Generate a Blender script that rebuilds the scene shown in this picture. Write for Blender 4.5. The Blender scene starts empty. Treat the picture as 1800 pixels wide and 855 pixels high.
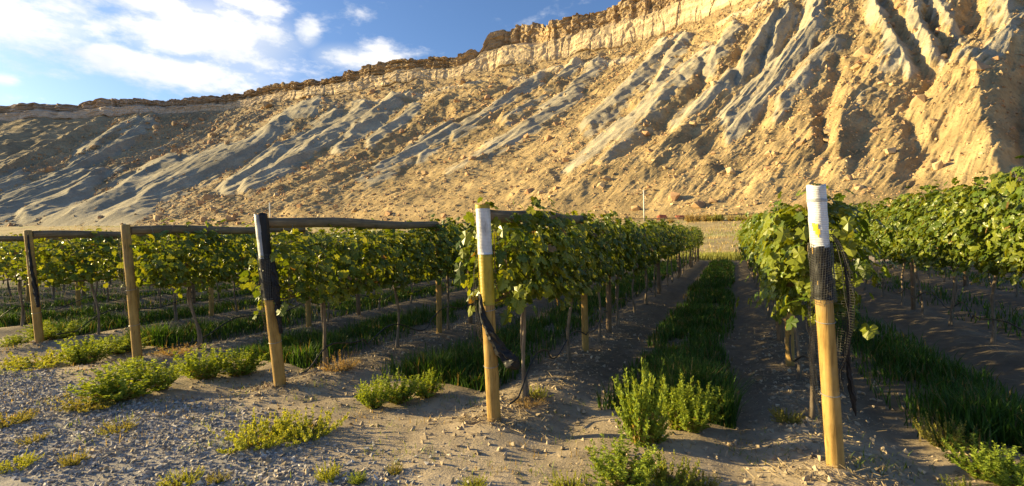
import bpy, bmesh, math, random
import numpy as np
from mathutils import Vector, Matrix

random.seed(11)
RNG = np.random.default_rng(11)
scn = bpy.context.scene
col = scn.collection
R = math.radians

# ------------------------------------------------------------------ camera
FPX = 850.0                       # focal length in photo pixels (1800 px wide)
CAM_H = 1.64
TH, PITCH, ROLL = math.atan(391 / 850), R(0.64), R(1.15)
CT, ST = math.cos(TH), math.sin(TH)
_f = Vector((-ST * math.cos(PITCH), CT * math.cos(PITCH), -math.sin(PITCH)))
_r0 = Vector((CT, ST, 0))
_u0 = _r0.cross(_f)
_r = _r0 * math.cos(ROLL) - _u0 * math.sin(ROLL)
_u = _u0 * math.cos(ROLL) + _r0 * math.sin(ROLL)
cam_data = bpy.data.cameras.new('camera')
cam_data.sensor_width = 36
cam_data.lens = 36 * FPX / 1800
cam_data.clip_start = 0.05
cam_data.clip_end = 6000
cam = bpy.data.objects.new('camera', cam_data)
col.objects.link(cam)
cam.matrix_world = Matrix(((_r.x, _u.x, -_f.x, 0), (_r.y, _u.y, -_f.y, 0), (_r.z, _u.z, -_f.z, CAM_H), (0, 0, 0, 1)))
scn.camera = cam

# ------------------------------------------------------------------ light
SUN_EL = R(15.5)
SUN_TRAVEL = Vector((0.972, 0.235))           # horizontal direction the light travels
sun_az = math.atan2(-SUN_TRAVEL.x, -SUN_TRAVEL.y)
to_sun = Vector((math.sin(sun_az) * math.cos(SUN_EL), math.cos(sun_az) * math.cos(SUN_EL), math.sin(SUN_EL)))
sd = bpy.data.lights.new('sun', 'SUN')
sd.energy = 5.0
sd.angle = R(0.55)
sd.color = (1.0, 0.79, 0.38)
sun = bpy.data.objects.new('sun', sd)
col.objects.link(sun)
sun.rotation_euler = to_sun.to_track_quat('Z', 'Y').to_euler()
sun.location = (-30, -10, 30)

def pix_dir(px, py):
    d = _f + _r * ((px - 900) / FPX) + _u * ((427.5 - py) / FPX)
    return d.normalized()

world = bpy.data.worlds.new('World')
scn.world = world
world.use_nodes = True

def build_world():
    nt = world.node_tree
    nt.nodes.clear()
    N, L = nt.nodes, nt.links
    def math_(op, a, b=None, c=None, clamp=False):
        n = N.new('ShaderNodeMath'); n.operation = op; n.use_clamp = clamp
        for i, v in enumerate((a, b, c)):
            if v is None: continue
            if isinstance(v, (int, float)): n.inputs[i].default_value = v
            else: L.new(v, n.inputs[i])
        return n.outputs[0]
    sky = N.new('ShaderNodeTexSky')
    sky.sky_type = 'NISHITA'
    sky.sun_disc = False
    sky.sun_elevation = SUN_EL
    sky.sun_rotation = sun_az % (2 * math.pi)
    sky.air_density = 1.0; sky.dust_density = 1.1; sky.ozone_density = 1.6
    tc = N.new('ShaderNodeTexCoord')
    sep = N.new('ShaderNodeSeparateXYZ'); L.new(tc.outputs['Generated'], sep.inputs[0])
    az = math_('ARCTAN2', sep.outputs[0], sep.outputs[1])
    el = math_('ARCSINE', sep.outputs[2])
    comb = N.new('ShaderNodeCombineXYZ')
    L.new(az, comb.inputs[0]); L.new(math_('MULTIPLY', el, 2.1), comb.inputs[1])
    def noise(scale, detail, rough, off):
        mp = N.new('ShaderNodeMapping'); mp.inputs['Location'].default_value = off
        L.new(comb.outputs[0], mp.inputs[0])
        n = N.new('ShaderNodeTexNoise'); n.inputs['Scale'].default_value = scale
        n.inputs['Detail'].default_value = detail; n.inputs['Roughness'].default_value = rough
        L.new(mp.outputs[0], n.inputs['Vector'])
        return n.outputs['Fac']
    # cumulus banks: each an ellipse on the sky (azimuth, elevation) broken up by noise
    blobs = [(395, 66, 150, 66), (325, 126, 165, 34), (200, 98, 70, 22), (40, 36, 150, 52), (270, 4, 120, 22), (628, 104, 85, 22), (300, 70, 90, 44),
             (540, 58, 26, 26), (450, 6, 70, 26), (5, 140, 30, 12), (-260, 60, 200, 70), (-700, 10, 220, 80), (300, -220, 260, 60), (90, -120, 160, 40),
             (-300, -260, 300, 90), (1100, -500, 260, 90), (2300, 40, 260, 60), (2900, 150, 200, 60)]
    total = None
    for bx, by, rx, ry in blobs:
        d = pix_dir(bx, by)
        a0, e0 = math.atan2(d.x, d.y), math.asin(d.z)
        cz = max(0.2, d.dot(_f))
        sx = rx / FPX * cz ** 1.4; sy = ry / FPX * cz
        da = math_('MULTIPLY', math_('SUBTRACT', az, a0), 1 / sx)
        de = math_('MULTIPLY', math_('SUBTRACT', el, e0), 1 / sy)
        r2 = math_('ADD', math_('MULTIPLY', da, da), math_('MULTIPLY', de, de))
        g = math_('POWER', 2.718, math_('MULTIPLY', r2, -0.9))
        total = g if total is None else math_('MAXIMUM', total, g)
    n1 = noise(9.0, 9, 0.62, (3.1, 1.7, 0.4))
    n2 = noise(3.2, 3, 0.5, (0.4, 5.2, 1.0))
    n3 = noise(6.0, 6, 0.55, (7.4, 2.2, 1.0))
    fld = math_('ADD', math_('MULTIPLY', total, 0.62), math_('MULTIPLY', math_('SUBTRACT', n1, 0.5), 1.7))
    mr = N.new('ShaderNodeMapRange'); mr.interpolation_type = 'SMOOTHSTEP'
    mr.inputs['From Min'].default_value = 0.12; mr.inputs['From Max'].default_value = 0.62
    L.new(fld, mr.inputs[0])
    # thin wispy veil, everywhere the same noise
    mr2 = N.new('ShaderNodeMapRange'); mr2.interpolation_type = 'SMOOTHSTEP'
    mr2.inputs['From Min'].default_value = 0.40; mr2.inputs['From Max'].default_value = 0.8
    mr2.inputs['To Max'].default_value = 0.6
    L.new(math_('ADD', math_('MULTIPLY', n2, 0.6), math_('MULTIPLY', total, 0.45)), mr2.inputs[0])
    cov = math_('MAXIMUM', mr.outputs[0], mr2.outputs[0])
    shade = N.new('ShaderNodeMix'); shade.data_type = 'RGBA'
    shade.inputs['A'].default_value = (CLOUD_DARK[0], CLOUD_DARK[1], CLOUD_DARK[2], 1)
    shade.inputs['B'].default_value = (CLOUD_LIT[0], CLOUD_LIT[1], CLOUD_LIT[2], 1)
    mr3 = N.new('ShaderNodeMapRange'); mr3.inputs['From Min'].default_value = 0.36; mr3.inputs['From Max'].default_value = 0.56
    L.new(n3, mr3.inputs[0]); L.new(mr3.outputs[0], shade.inputs['Factor'])
    mix = N.new('ShaderNodeMix'); mix.data_type = 'RGBA'
    hs = N.new('ShaderNodeHueSaturation'); hs.inputs['Saturation'].default_value = 1.05; L.new(sky.outputs[0], hs.inputs['Color'])
    tint = N.new('ShaderNodeMix'); tint.data_type = 'RGBA'; tint.blend_type = 'MULTIPLY'; tint.inputs['Factor'].default_value = 1.0
    L.new(hs.outputs[0], tint.inputs['A']); tint.inputs['B'].default_value = (0.98, 1.18, 1.52, 1)
    L.new(cov, mix.inputs['Factor']); L.new(tint.outputs['Result'], mix.inputs['A']); L.new(shade.outputs['Result'], mix.inputs['B'])
    bg = N.new('ShaderNodeBackground'); bg.inputs['Strength'].default_value = SKY_STRENGTH
    L.new(mix.outputs['Result'], bg.inputs[0])
    out = N.new('ShaderNodeOutputWorld'); L.new(bg.outputs[0], out.inputs[0])
SKY_STRENGTH = 0.052
CLOUD_LIT = (9.0, 8.8, 8.6)
CLOUD_DARK = (6.8, 7.1, 7.5)
build_world()

scn.view_settings.view_transform = 'Standard'
scn.view_settings.look = 'None'
scn.view_settings.exposure = 1.4
scn.view_settings.gamma = 1.0
scn.view_settings.use_curve_mapping = False
scn.cycles.use_denoising = True
scn.cycles.max_bounces = 8
scn.cycles.diffuse_bounces = 2
scn.cycles.transmission_bounces = 4

# ------------------------------------------------------------------ helpers
def c2w(X, Z):
    return X * CT - Z * ST, X * ST + Z * CT

def px_ground(px, py, z=0.0):
    d = pix_dir(px, py)
    k = (z - CAM_H) / d.z
    return d.x * k, d.y * k

def _hash(ix, iy, seed):
    h = (ix.astype(np.int64) * 374761393 + iy.astype(np.int64) * 668265263 + seed * 974634777) & 0x7fffffff
    h = ((h ^ (h >> 13)) * 1274126177) & 0x7fffffff
    h = ((h ^ (h >> 16)) * 2246822519) & 0x7fffffff
    return ((h ^ (h >> 15)) & 0xffff) / 65535.0

def vnoise(x, y, seed=0):
    x = np.asarray(x, float); y = np.asarray(y, float)
    x, y = np.broadcast_arrays(x, y)
    ix = np.floor(x); iy = np.floor(y)
    fx = x - ix; fy = y - iy
    fx = fx * fx * fx * (fx * (fx * 6 - 15) + 10); fy = fy * fy * fy * (fy * (fy * 6 - 15) + 10)
    ix = ix.astype(np.int64); iy = iy.astype(np.int64)
    a = _hash(ix, iy, seed); b = _hash(ix + 1, iy, seed); c = _hash(ix, iy + 1, seed); d = _hash(ix + 1, iy + 1, seed)
    return (a + (b - a) * fx) * (1 - fy) + (c + (d - c) * fx) * fy      # 0..1

def fbm(x, y, seed=0, octaves=4, gain=0.5):
    t = 0; amp = 1; tot = 0
    for o in range(octaves):
        t = t + amp * vnoise(x * 2 ** o + 17.3 * o, y * 2 ** o - 9.1 * o, seed + o); tot += amp; amp *= gain
    return t / tot

def sstep(a, b, x):
    t = np.clip((np.asarray(x, float) - a) / (b - a), 0, 1)
    return t * t * (3 - 2 * t)

def make_mesh(name, v, f, mat=None, colors=None, smooth=False):
    """v: (n,3) array, f: (m,k) array of equal polygons"""
    v = np.asarray(v, np.float32); f = np.asarray(f, np.int32)
    me = bpy.data.meshes.new(name)
    me.vertices.add(len(v)); me.vertices.foreach_set('co', v.ravel())
    k = f.shape[1]
    me.loops.add(f.size); me.loops.foreach_set('vertex_index', f.ravel())
    me.polygons.add(len(f))
    me.polygons.foreach_set('loop_start', np.arange(0, f.size, k, dtype=np.int32))
    me.polygons.foreach_set('loop_total', np.full(len(f), k, np.int32))
    me.polygons.foreach_set('use_smooth', np.full(len(f), smooth, bool))
    if colors is not None:
        c = np.ones((len(v), 4), np.float32); c[:, :colors.shape[1]] = colors
        at = me.color_attributes.new('Col', 'FLOAT_COLOR', 'POINT')
        at.data.foreach_set('color', c.ravel())
    me.update(calc_edges=True)
    if mat: me.materials.append(mat)
    return me

def link(name, me, parent=None, loc=(0, 0, 0), rot=(0, 0, 0), scale=(1, 1, 1)):
    o = bpy.data.objects.new(name, me)
    col.objects.link(o)
    o.location = loc; o.rotation_euler = rot; o.scale = scale
    if parent: o.parent = parent
    return o

def tag(o, label=None, cat=None, group=None, kind=None):
    if label: o['label'] = label
    if cat: o['category'] = cat
    if group: o['group'] = group
    if kind: o['kind'] = kind
    return o

def empty(name, loc, rz=0):
    o = bpy.data.objects.new(name, None)
    col.objects.link(o); o.location = loc; o.rotation_euler = (0, 0, rz)
    o.empty_display_size = 0.1
    return o

def grid_faces(nu, nv):
    i = np.arange(nu - 1)[:, None] * nv + np.arange(nv - 1)[None, :]
    i = i.ravel()
    return np.stack([i, i + nv, i + nv + 1, i + 1], 1)

def tube(path, radii, n=8, cap=True):
    """closed tapered tube along a list of points -> tri arrays"""
    P = np.asarray(path, float); m = len(P)
    rad = np.broadcast_to(np.asarray(radii, float), (m,))
    T = np.gradient(P, axis=0); T /= np.linalg.norm(T, axis=1)[:, None] + 1e-9
    ref = np.array([0, 0, 1.0]) if abs(T[0, 2]) < 0.8 else np.array([1.0, 0, 0])
    V = []
    a = np.arange(n) * 2 * np.pi / n
    for k in range(m):
        s = np.cross(T[k], ref); s /= np.linalg.norm(s) + 1e-9
        w = np.cross(s, T[k])
        V.append(P[k] + rad[k] * (np.cos(a)[:, None] * s + np.sin(a)[:, None] * w))
    V = np.concatenate(V)
    F = []
    for k in range(m - 1):
        for j in range(n):
            p, q = k * n + j, k * n + (j + 1) % n
            F += [(p, q, q + n), (p, q + n, p + n)]
    if cap:
        c0, c1 = len(V), len(V) + 1
        V = np.concatenate([V, P[:1], P[-1:]])
        for j in range(n):
            F.append((c0, (j + 1) % n, j)); F.append((c1, (m - 1) * n + j, (m - 1) * n + (j + 1) % n))
    return V, np.array(F)

class Acc:
    """collects triangles of one part"""
    def __init__(s): s.v = []; s.f = []; s.c = []; s.n = 0
    def add(s, v, f, c=None):
        s.v.append(np.asarray(v, float)); s.f.append(np.asarray(f) + s.n); s.n += len(v)
        if c is not None:
            s.c.append(np.broadcast_to(np.asarray(c, float), (len(v), 3)))
    def mesh(s, name, mat, smooth=False):
        return make_mesh(name, np.concatenate(s.v), np.concatenate(s.f), mat, np.concatenate(s.c) if s.c else None, smooth)

def basis_from(nrm, roll):
    """(n,3) normals -> rotation matrices (n,3,3) with columns x,y,normal"""
    n = nrm / (np.linalg.norm(nrm, axis=1)[:, None] + 1e-9)
    ref = np.where(np.abs(n[:, 2:3]) < 0.95, np.array([[0, 0, 1.0]]), np.array([[1.0, 0, 0]]))
    x = np.cross(ref, n); x /= np.linalg.norm(x, axis=1)[:, None] + 1e-9
    y = np.cross(n, x)
    c, s_ = np.cos(roll)[:, None], np.sin(roll)[:, None]
    return np.stack([x * c + y * s_, -x * s_ + y * c, n], 2)

def scatter(bv, bf, pos, rot, scale, cols=None):
    """merged copies of a small base mesh; scale (n,) or (n,3)"""
    n = len(pos); sc = np.asarray(scale, float)
    if sc.ndim == 1: sc = np.repeat(sc[:, None], 3, 1)
    V = np.einsum('nij,nkj->nki', rot, bv[None] * sc[:, None, :]) + pos[:, None, :]
    F = bf[None] + (np.arange(n) * len(bv))[:, None, None]
    C = None if cols is None else np.repeat(cols, len(bv), 0)
    return V.reshape(-1, 3), F.reshape(-1, bf.shape[1]), C

def random_rot(n, rng=RNG):
    q = rng.normal(size=(n, 4)); q /= np.linalg.norm(q, axis=1)[:, None]
    w, x, y, z = q.T
    return np.stack([np.stack([1 - 2 * (y * y + z * z), 2 * (x * y - z * w), 2 * (x * z + y * w)], 1),
                     np.stack([2 * (x * y + z * w), 1 - 2 * (x * x + z * z), 2 * (y * z - x * w)], 1),
                     np.stack([2 * (x * z - y * w), 2 * (y * z + x * w), 1 - 2 * (x * x + y * y)], 1)], 1)

def rotz_mats(a):
    c, s = np.cos(a), np.sin(a); z = np.zeros_like(a); o = np.ones_like(a)
    return np.stack([np.stack([c, -s, z], 1), np.stack([s, c, z], 1), np.stack([z, z, o], 1)], 1)

def hull_rock(seed, n=16, flat=0.75):
    rng = np.random.default_rng(seed)
    bm = bmesh.new()
    p = rng.uniform(-1, 1, (n, 3)) ; p /= np.maximum(np.abs(p).max(1), 0.75)[:, None]
    p *= np.array([1, 0.8, flat]) * 0.55
    for q in p: bm.verts.new(q)
    r = bmesh.ops.convex_hull(bm, input=bm.verts)
    bmesh.ops.delete(bm, geom=[e for e in r['geom_interior'] if isinstance(e, bmesh.types.BMVert)], context='VERTS')
    bmesh.ops.triangulate(bm, faces=bm.faces)
    bm.verts.index_update()
    V = np.array([v.co for v in bm.verts]); F = np.array([[v.index for v in f.verts] for f in bm.faces])
    bm.free()
    return V, F

# ------------------------------------------------------------------ materials
class NT:
    def __init__(s, name):
        s.m = bpy.data.materials.new(name); s.m.use_nodes = True
        s.t = s.m.node_tree; s.t.nodes.clear()
        s.out = s.t.nodes.new('ShaderNodeOutputMaterial')
    def n(s, typ, **kw):
        nd = s.t.nodes.new(typ)
        for k, v in kw.items():
            if k.startswith('i_'):
                key = k[2:].replace('_', ' ')
                nd.inputs[key].default_value = v
            else: setattr(nd, k, v)
        return nd
    def l(s, a, b): s.t.links.new(a, b)
    def noise(s, scale, detail=4, rough=0.55, coord='Object', stretch=None):
        tc = s.n('ShaderNodeTexCoord'); src = tc.outputs[coord]
        if stretch:
            mp = s.n('ShaderNodeMapping'); mp.inputs['Scale'].default_value = stretch
            s.l(src, mp.inputs[0]); src = mp.outputs[0]
        nd = s.n('ShaderNodeTexNoise', i_Scale=scale, i_Detail=detail, i_Roughness=rough)
        s.l(src, nd.inputs['Vector'])
        return nd.outputs['Fac']
    def ramp(s, fac, stops):
        r = s.n('ShaderNodeValToRGB'); e = r.color_ramp.elements
        while len(e) < len(stops): e.new(0.5)
        for k, (p, c) in enumerate(stops):
            e[k].position = p; e[k].color = (*c, 1) if len(c) == 3 else c
        s.l(fac, r.inputs[0]); return r.outputs[0]
    def mixc(s, a, b, fac=0.5, mode='MIX'):
        m = s.n('ShaderNodeMix', data_type='RGBA', blend_type=mode)
        for sock, v in (('A', a), ('B', b), ('Factor', fac)):
            if isinstance(v, (int, float)): m.inputs[sock].default_value = v
            elif isinstance(v, tuple): m.inputs[sock].default_value = (*v, 1)
            else: s.l(v, m.inputs[sock])
        return m.outputs['Result']
    def attr(s, name='Col'):
        return s.n('ShaderNodeAttribute', attribute_name=name).outputs['Color']
    def bump(s, h, strength=0.5, dist=0.02, prev=None):
        b = s.n('ShaderNodeBump', i_Strength=strength, i_Distance=dist)
        s.l(h, b.inputs['Height'])
        if prev is not None: s.l(prev, b.inputs['Normal'])
        return b.outputs[0]
    def principled(s, color, rough=0.85, normal=None, spec=0.25):
        p = s.n('ShaderNodeBsdfPrincipled', i_Roughness=rough)
        p.inputs['Specular IOR Level'].default_value = spec
        if isinstance(color, tuple): p.inputs['Base Color'].default_value = (*color, 1)
        else: s.l(color, p.inputs['Base Color'])
        if normal is not None: s.l(normal, p.inputs['Normal'])
        s.l(p.outputs[0], s.out.inputs[0])
        return p

def mat_mountain():
    m = NT('slope')
    c = m.attr()
    g = m.ramp(m.noise(0.9, 6, 0.7), [(0.25, (0.62, 0.6, 0.56)), (0.5, (1, 1, 1)), (0.78, (1.28, 1.24, 1.16))])
    c = m.mixc(c, g, 1.0, 'MULTIPLY')
    g2 = m.ramp(m.noise(0.12, 4, 0.6), [(0.3, (0.86, 0.84, 0.82)), (0.7, (1.12, 1.1, 1.06))])
    c = m.mixc(c, g2, 1.0, 'MULTIPLY')
    b = m.bump(m.noise(1.6, 6, 0.7), 0.75, 0.35)
    m.principled(c, 0.95, b, 0.1)
    return m.m

def mat_vertex(name, nscale, lo=0.7, hi=1.25, bump_s=0.4, bump_d=0.01, bscale=None, rough=0.9):
    m = NT(name)
    g = m.ramp(m.noise(nscale, 6, 0.65), [(0.28, (lo, lo, lo)), (0.72, (hi, hi, hi))])
    c = m.mixc(m.attr(), g, 1.0, 'MULTIPLY')
    b = m.bump(m.noise(bscale or nscale * 3, 5, 0.65), bump_s, bump_d)
    m.principled(c, rough, b, 0.15)
    return m.m

def mat_leaf(name, trans=0.42, gloss=0.35, spec=0.4):
    m = NT(name)
    c = m.attr()
    dif = m.n('ShaderNodeBsdfPrincipled', i_Roughness=gloss)
    dif.inputs['Specular IOR Level'].default_value = spec
    m.l(c, dif.inputs['Base Color'])
    tr = m.n('ShaderNodeBsdfTranslucent')
    m.l(m.mixc(c, (1.9, 1.55, 0.5), 1.0, 'MULTIPLY'), tr.inputs[0])
    mx = m.n('ShaderNodeMixShader'); mx.inputs[0].default_value = trans
    m.l(dif.outputs[0], mx.inputs[1]); m.l(tr.outputs[0], mx.inputs[2]); m.l(mx.outputs[0], m.out.inputs[0])
    return m.m

def mat_wood(name, a, b, c2, stretch=(14, 14, 1.2)):
    m = NT(name)
    f = m.noise(2.2, 6, 0.65, stretch=stretch)
    c = m.ramp(f, [(0.28, c2), (0.46, a), (0.72, b)])
    crack = m.ramp(m.noise(3.0, 3, 0.5, stretch=tuple(3.2 * x if x > 5 else 0.5 for x in stretch)), [(0.30, (0.25, 0.22, 0.2)), (0.36, (1, 1, 1))])
    c = m.mixc(c, crack, 1.0, 'MULTIPLY')
    grey = m.ramp(m.noise(1.7, 5, 0.7), [(0.48, (0, 0, 0)), (0.66, (0.55, 0.55, 0.55))])
    c = m.mixc(c, tuple(0.5 * (x + sum(a) / 3) * 0.9 for x in a), grey)
    f2 = m.ramp(m.noise(5.0, 4, 0.6), [(0.3, (0.72, 0.7, 0.66)), (0.62, (1.05, 1.04, 1.0))])
    c = m.mixc(c, f2, 1.0, 'MULTIPLY')
    m.principled(c, 0.8, m.bump(f, 0.6, 0.006), 0.2)
    return m.m

def mat_wrap(name, base, line):
    m = NT(name)
    tc = m.n('ShaderNodeTexCoord')
    w = m.n('ShaderNodeTexWave', wave_type='BANDS', bands_direction='Z', i_Scale=26.0, i_Distortion=1.6, i_Detail=3.0)
    m.l(tc.outputs['Object'], w.inputs['Vector'])
    dirt = m.ramp(m.noise(9, 6, 0.7, stretch=(1, 1, 0.35)), [(0.32, (0.34, 0.31, 0.28)), (0.50, (0.82, 0.80, 0.78)), (0.66, (1, 1, 1))])
    c = m.mixc(m.mixc(base, line, m.ramp(w.outputs['Fac'], [(0.62, (0, 0, 0)), (0.95, (0.55, 0.55, 0.55))])), dirt, 1.0, 'MULTIPLY')
    b = m.bump(w.outputs['Fac'], 0.35, 0.004, m.bump(m.noise(14, 4, 0.6), 0.5, 0.01))
    m.principled(c, 0.42, b, 0.4)
    return m.m

M = {}
M['slope'] = mat_mountain()
M['rock'] = mat_vertex('sandstone', 1.2, 0.66, 1.25, 0.6, 0.08, 4.0)
M['ground'] = mat_vertex('soil', 7.0, 0.72, 1.22, 0.75, 0.012, 38.0)
M['pebble'] = mat_vertex('pebble', 30.0, 0.8, 1.2, 0.3, 0.003)
M['field'] = mat_vertex('dry_field', 1.1, 0.75, 1.2, 0.6, 0.08, 3.0)
M['leaf'] = mat_leaf('vine_leaf', 0.34, 0.36, 0.38)
M['weed'] = mat_leaf('weed_leaf', 0.35, 0.6, 0.2)
M['grass'] = mat_leaf('grass_blade', 0.35, 0.55, 0.25)
M['straw'] = mat_leaf('straw', 0.2, 0.7, 0.15)
M['post'] = mat_wood('post_wood', (0.40, 0.245, 0.075), (0.52, 0.335, 0.115), (0.2, 0.115, 0.035))
M['grey_post'] = mat_wood('grey_post_wood', (0.20, 0.13, 0.075), (0.30, 0.21, 0.13), (0.09, 0.06, 0.04))
M['beam'] = mat_wood('beam_wood', (0.20, 0.14, 0.08), (0.30, 0.215, 0.125), (0.10, 0.07, 0.045), stretch=(14, 1.2, 14))
M['bark'] = mat_wood('vine_bark', (0.20, 0.15, 0.105), (0.33, 0.26, 0.19), (0.08, 0.06, 0.045), stretch=(20, 20, 2))
M['white_wrap'] = mat_wrap('white_wrap', (0.80, 0.79, 0.78), (0.42, 0.40, 0.44))
M['pale_wrap'] = mat_wrap('pale_wrap', (0.44, 0.45, 0.46), (0.22, 0.2, 0.26))
M['yellow_wrap'] = mat_wrap('yellow_wrap', (0.50, 0.365, 0.03), (0.42, 0.30, 0.03))
def mat_plain(name, c, rough, spec=0.3):
    m = NT(name)
    f = m.ramp(m.noise(25, 4, 0.6), [(0.3, tuple(x * 0.7 for x in c)), (0.7, tuple(min(1, x * 1.25) for x in c))])
    m.principled(f, rough, None, spec); return m.m
M['net'] = mat_plain('net_plastic', (0.012, 0.011, 0.012), 0.6, 0.35)
M['net_light'] = mat_plain('net_strand', (0.10, 0.095, 0.085), 0.4, 0.5)
M['hose'] = mat_plain('hose_plastic', (0.015, 0.015, 0.016), 0.45, 0.4)
M['wire'] = mat_plain('wire_metal', (0.28, 0.27, 0.25), 0.4, 0.5)
M['yellow'] = mat_plain('yellow_paint', (0.72, 0.5, 0.03), 0.5)
M['pale_pole'] = mat_plain('pale_pole', (0.74, 0.70, 0.62), 0.6)
M['dark_rail'] = mat_wood('rail_wood', (0.07, 0.05, 0.035), (0.13, 0.095, 0.06), (0.03, 0.022, 0.016), stretch=(1.2, 14, 14))
M['red'] = mat_vertex('red_rock', 1.2, 0.7, 1.25, 0.6, 0.08, 4.0)

# ------------------------------------------------------------------ mountain (terrain)
def hor(x): return 410 + 0.02 * (1291 - x)
#        mean q   foot px x,y,Z         crest px x, Z
LINES = [(-420, -740, 402, 310, -100, 536), (0, -250, 399, 300, 250, 529), (215, 0, 398, 298, 430, 530), (385, 171, 397, 270, 600, 483),
         (820, 540, 393, 190, 1100, 371), (985, 740, 391, 150, 1230, 335), (1130, 900, 389, 120, 1360, 284), (1335, 1150, 384, 95, 1520, 262),
         (1580, 1400, 373, 80, 1760, 232), (1750, 1600, 362, 72, 1900, 220), (1887, 1775, 352, 65, 2000, 215), (2175, 2100, 335, 54, 2250, 213), (2600, 2600, 300, 46, 2600, 215)]
LN = np.array(LINES, float)
BASE_X = [-400, 0, 100, 250, 400, 430, 480, 560, 600, 700, 760, 860, 950, 1050, 1150, 1230, 1300, 1360, 1520, 1760, 1900, 2250, 2600]
BASE_Y = [222, 211, 210, 203, 195, 190, 180, 170, 165, 148, 143, 125, 112, 92, 68, 38, 8, -30, -90, -150, -180, -200, -200]
SKY_X = [-400, -100, 0, 60, 130, 150, 250, 270, 400, 470, 560, 640, 700, 760, 812, 838, 850, 900, 940, 960, 1010, 1060, 1100, 1200, 1300, 1400, 1700, 2600]
SKY_Y = [206, 195, 187, 180, 183, 176, 172, 176, 168, 152, 138, 121, 106, 100, 97, 80, 56, 41, 46, 43, 31, 14, -2, -36, -75, -120, -230, -300]

def smooth_interp(q, xs, ys):
    # cubic Hermite through the table
    xs = np.asarray(xs, float); ys = np.asarray(ys, float)
    d = np.gradient(ys, xs)
    i = np.clip(np.searchsorted(xs, q) - 1, 0, len(xs) - 2)
    h = xs[i + 1] - xs[i]; t = np.clip((q - xs[i]) / h, 0, 1)
    return (2 * t**3 - 3 * t**2 + 1) * ys[i] + (t**3 - 2 * t**2 + t) * h * d[i] + (-2 * t**3 + 3 * t**2) * ys[i + 1] + (t**3 - t**2) * h * d[i + 1]

Q = np.concatenate([np.arange(-420, -60, 8.0), np.arange(-60, 1930, 1.5), np.arange(1930, 2600, 9.0)])
NQ = len(Q)
fx = smooth_interp(Q, LN[:, 0], LN[:, 1]); fy = smooth_interp(Q, LN[:, 0], LN[:, 2]); fZ = smooth_interp(Q, LN[:, 0], LN[:, 3])
cx = smooth_interp(Q, LN[:, 0], LN[:, 4]); cZ = smooth_interp(Q, LN[:, 0], LN[:, 5])
cy = np.interp(cx, BASE_X, BASE_Y); ty = np.interp(cx, SKY_X, SKY_Y)
FX, FH = (fx - 900) / FPX * fZ, CAM_H + (hor(fx) - fy) / FPX * fZ
CX, CH = (cx - 900) / FPX * cZ, CAM_H + (hor(cx) - cy) / FPX * cZ
TOPH = CAM_H + (hor(cx) - ty) / FPX * cZ
fu, fv = c2w(FX, fZ); cu, cv = c2w(CX, cZ)
updir = np.stack([cu - fu, cv - fv], 1); UPLEN = np.linalg.norm(updir, axis=1); updir /= UPLEN[:, None]

NT_ = 330
T = np.linspace(-0.02, 1, NT_)
q2 = Q[:, None]; t2 = T[None, :]
zl = fZ[:, None] + (cZ - fZ)[:, None] * t2
mpp = zl / FPX
slope_px = t2 * np.hypot(fx - cx, fy - cy)[:, None]      # rough along-slope distance in picture pixels
right = sstep(1250, 1600, q2)
left = 1 - sstep(150, 700, q2)
warp = (fbm(q2 / 160, t2 * 2.0, 5, 2) - 0.5) * 70 + (fbm(q2 / 40, t2 * 6, 8, 3) - 0.5) * 14
warp = warp + right * ((fbm(q2 / 75, slope_px / 75, 6, 3) - 0.5) * 90)
qa = q2 + warp
n1 = vnoise(qa / 80 + 0.3 * t2, t2 * 1.1, 21) * 2 - 1
n2 = vnoise(qa / 30, t2 * 2.0 + 3, 22) * 2 - 1
n3 = vnoise((qa + 0.5 * warp) / 12.5, t2 * 3.5 + 7, 23) * 2 - 1
ridge1 = 1 - 2.2 * np.abs(n1)
ridge2 = 0.6 - 2.0 * np.abs(n2)
ridge3 = 0.7 - 1.9 * np.abs(n3)
# spurs and gullies as they run down the real slope (traced, then laid on the undisplaced slope)
prof = 0.74 * t2 + 0.26 * t2 ** 2
_U = fu[:, None] + (cu - fu)[:, None] * t2; _V = fv[:, None] + (cv - fv)[:, None] * t2; _H = FH[:, None] + (CH - FH)[:, None] * prof
_Z = -_U * ST + _V * CT
PXG = 900 + FPX * (_U * CT + _V * ST) / _Z; PYG = hor(PXG) - FPX * (_H - CAM_H) / _Z
PXW = PXG + (fbm(q2 / 22, slope_px / 22, 43, 3) - 0.5) * 12; PYW = PYG + (fbm(q2 / 22 + 9, slope_px / 22, 44, 3) - 0.5) * 12
def poly_dist(poly, reach, dy):
    P = np.array(poly, float); P[:, 1] += dy
    m = (PXW > P[:, 0].min() - reach) & (PXW < P[:, 0].max() + reach) & (PYW > P[:, 1].min() - reach) & (PYW < P[:, 1].max() + reach)
    x, y = PXW[m], PYW[m]; best = np.full(len(x), 1e9)
    for a, b in zip(P[:-1], P[1:]):
        d = b - a; k = np.clip(((x - a[0]) * d[0] + (y - a[1]) * d[1]) / (d @ d), 0, 1)
        best = np.minimum(best, np.hypot(x - a[0] - k * d[0], y - a[1] - k * d[1]))
    return m, best
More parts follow.
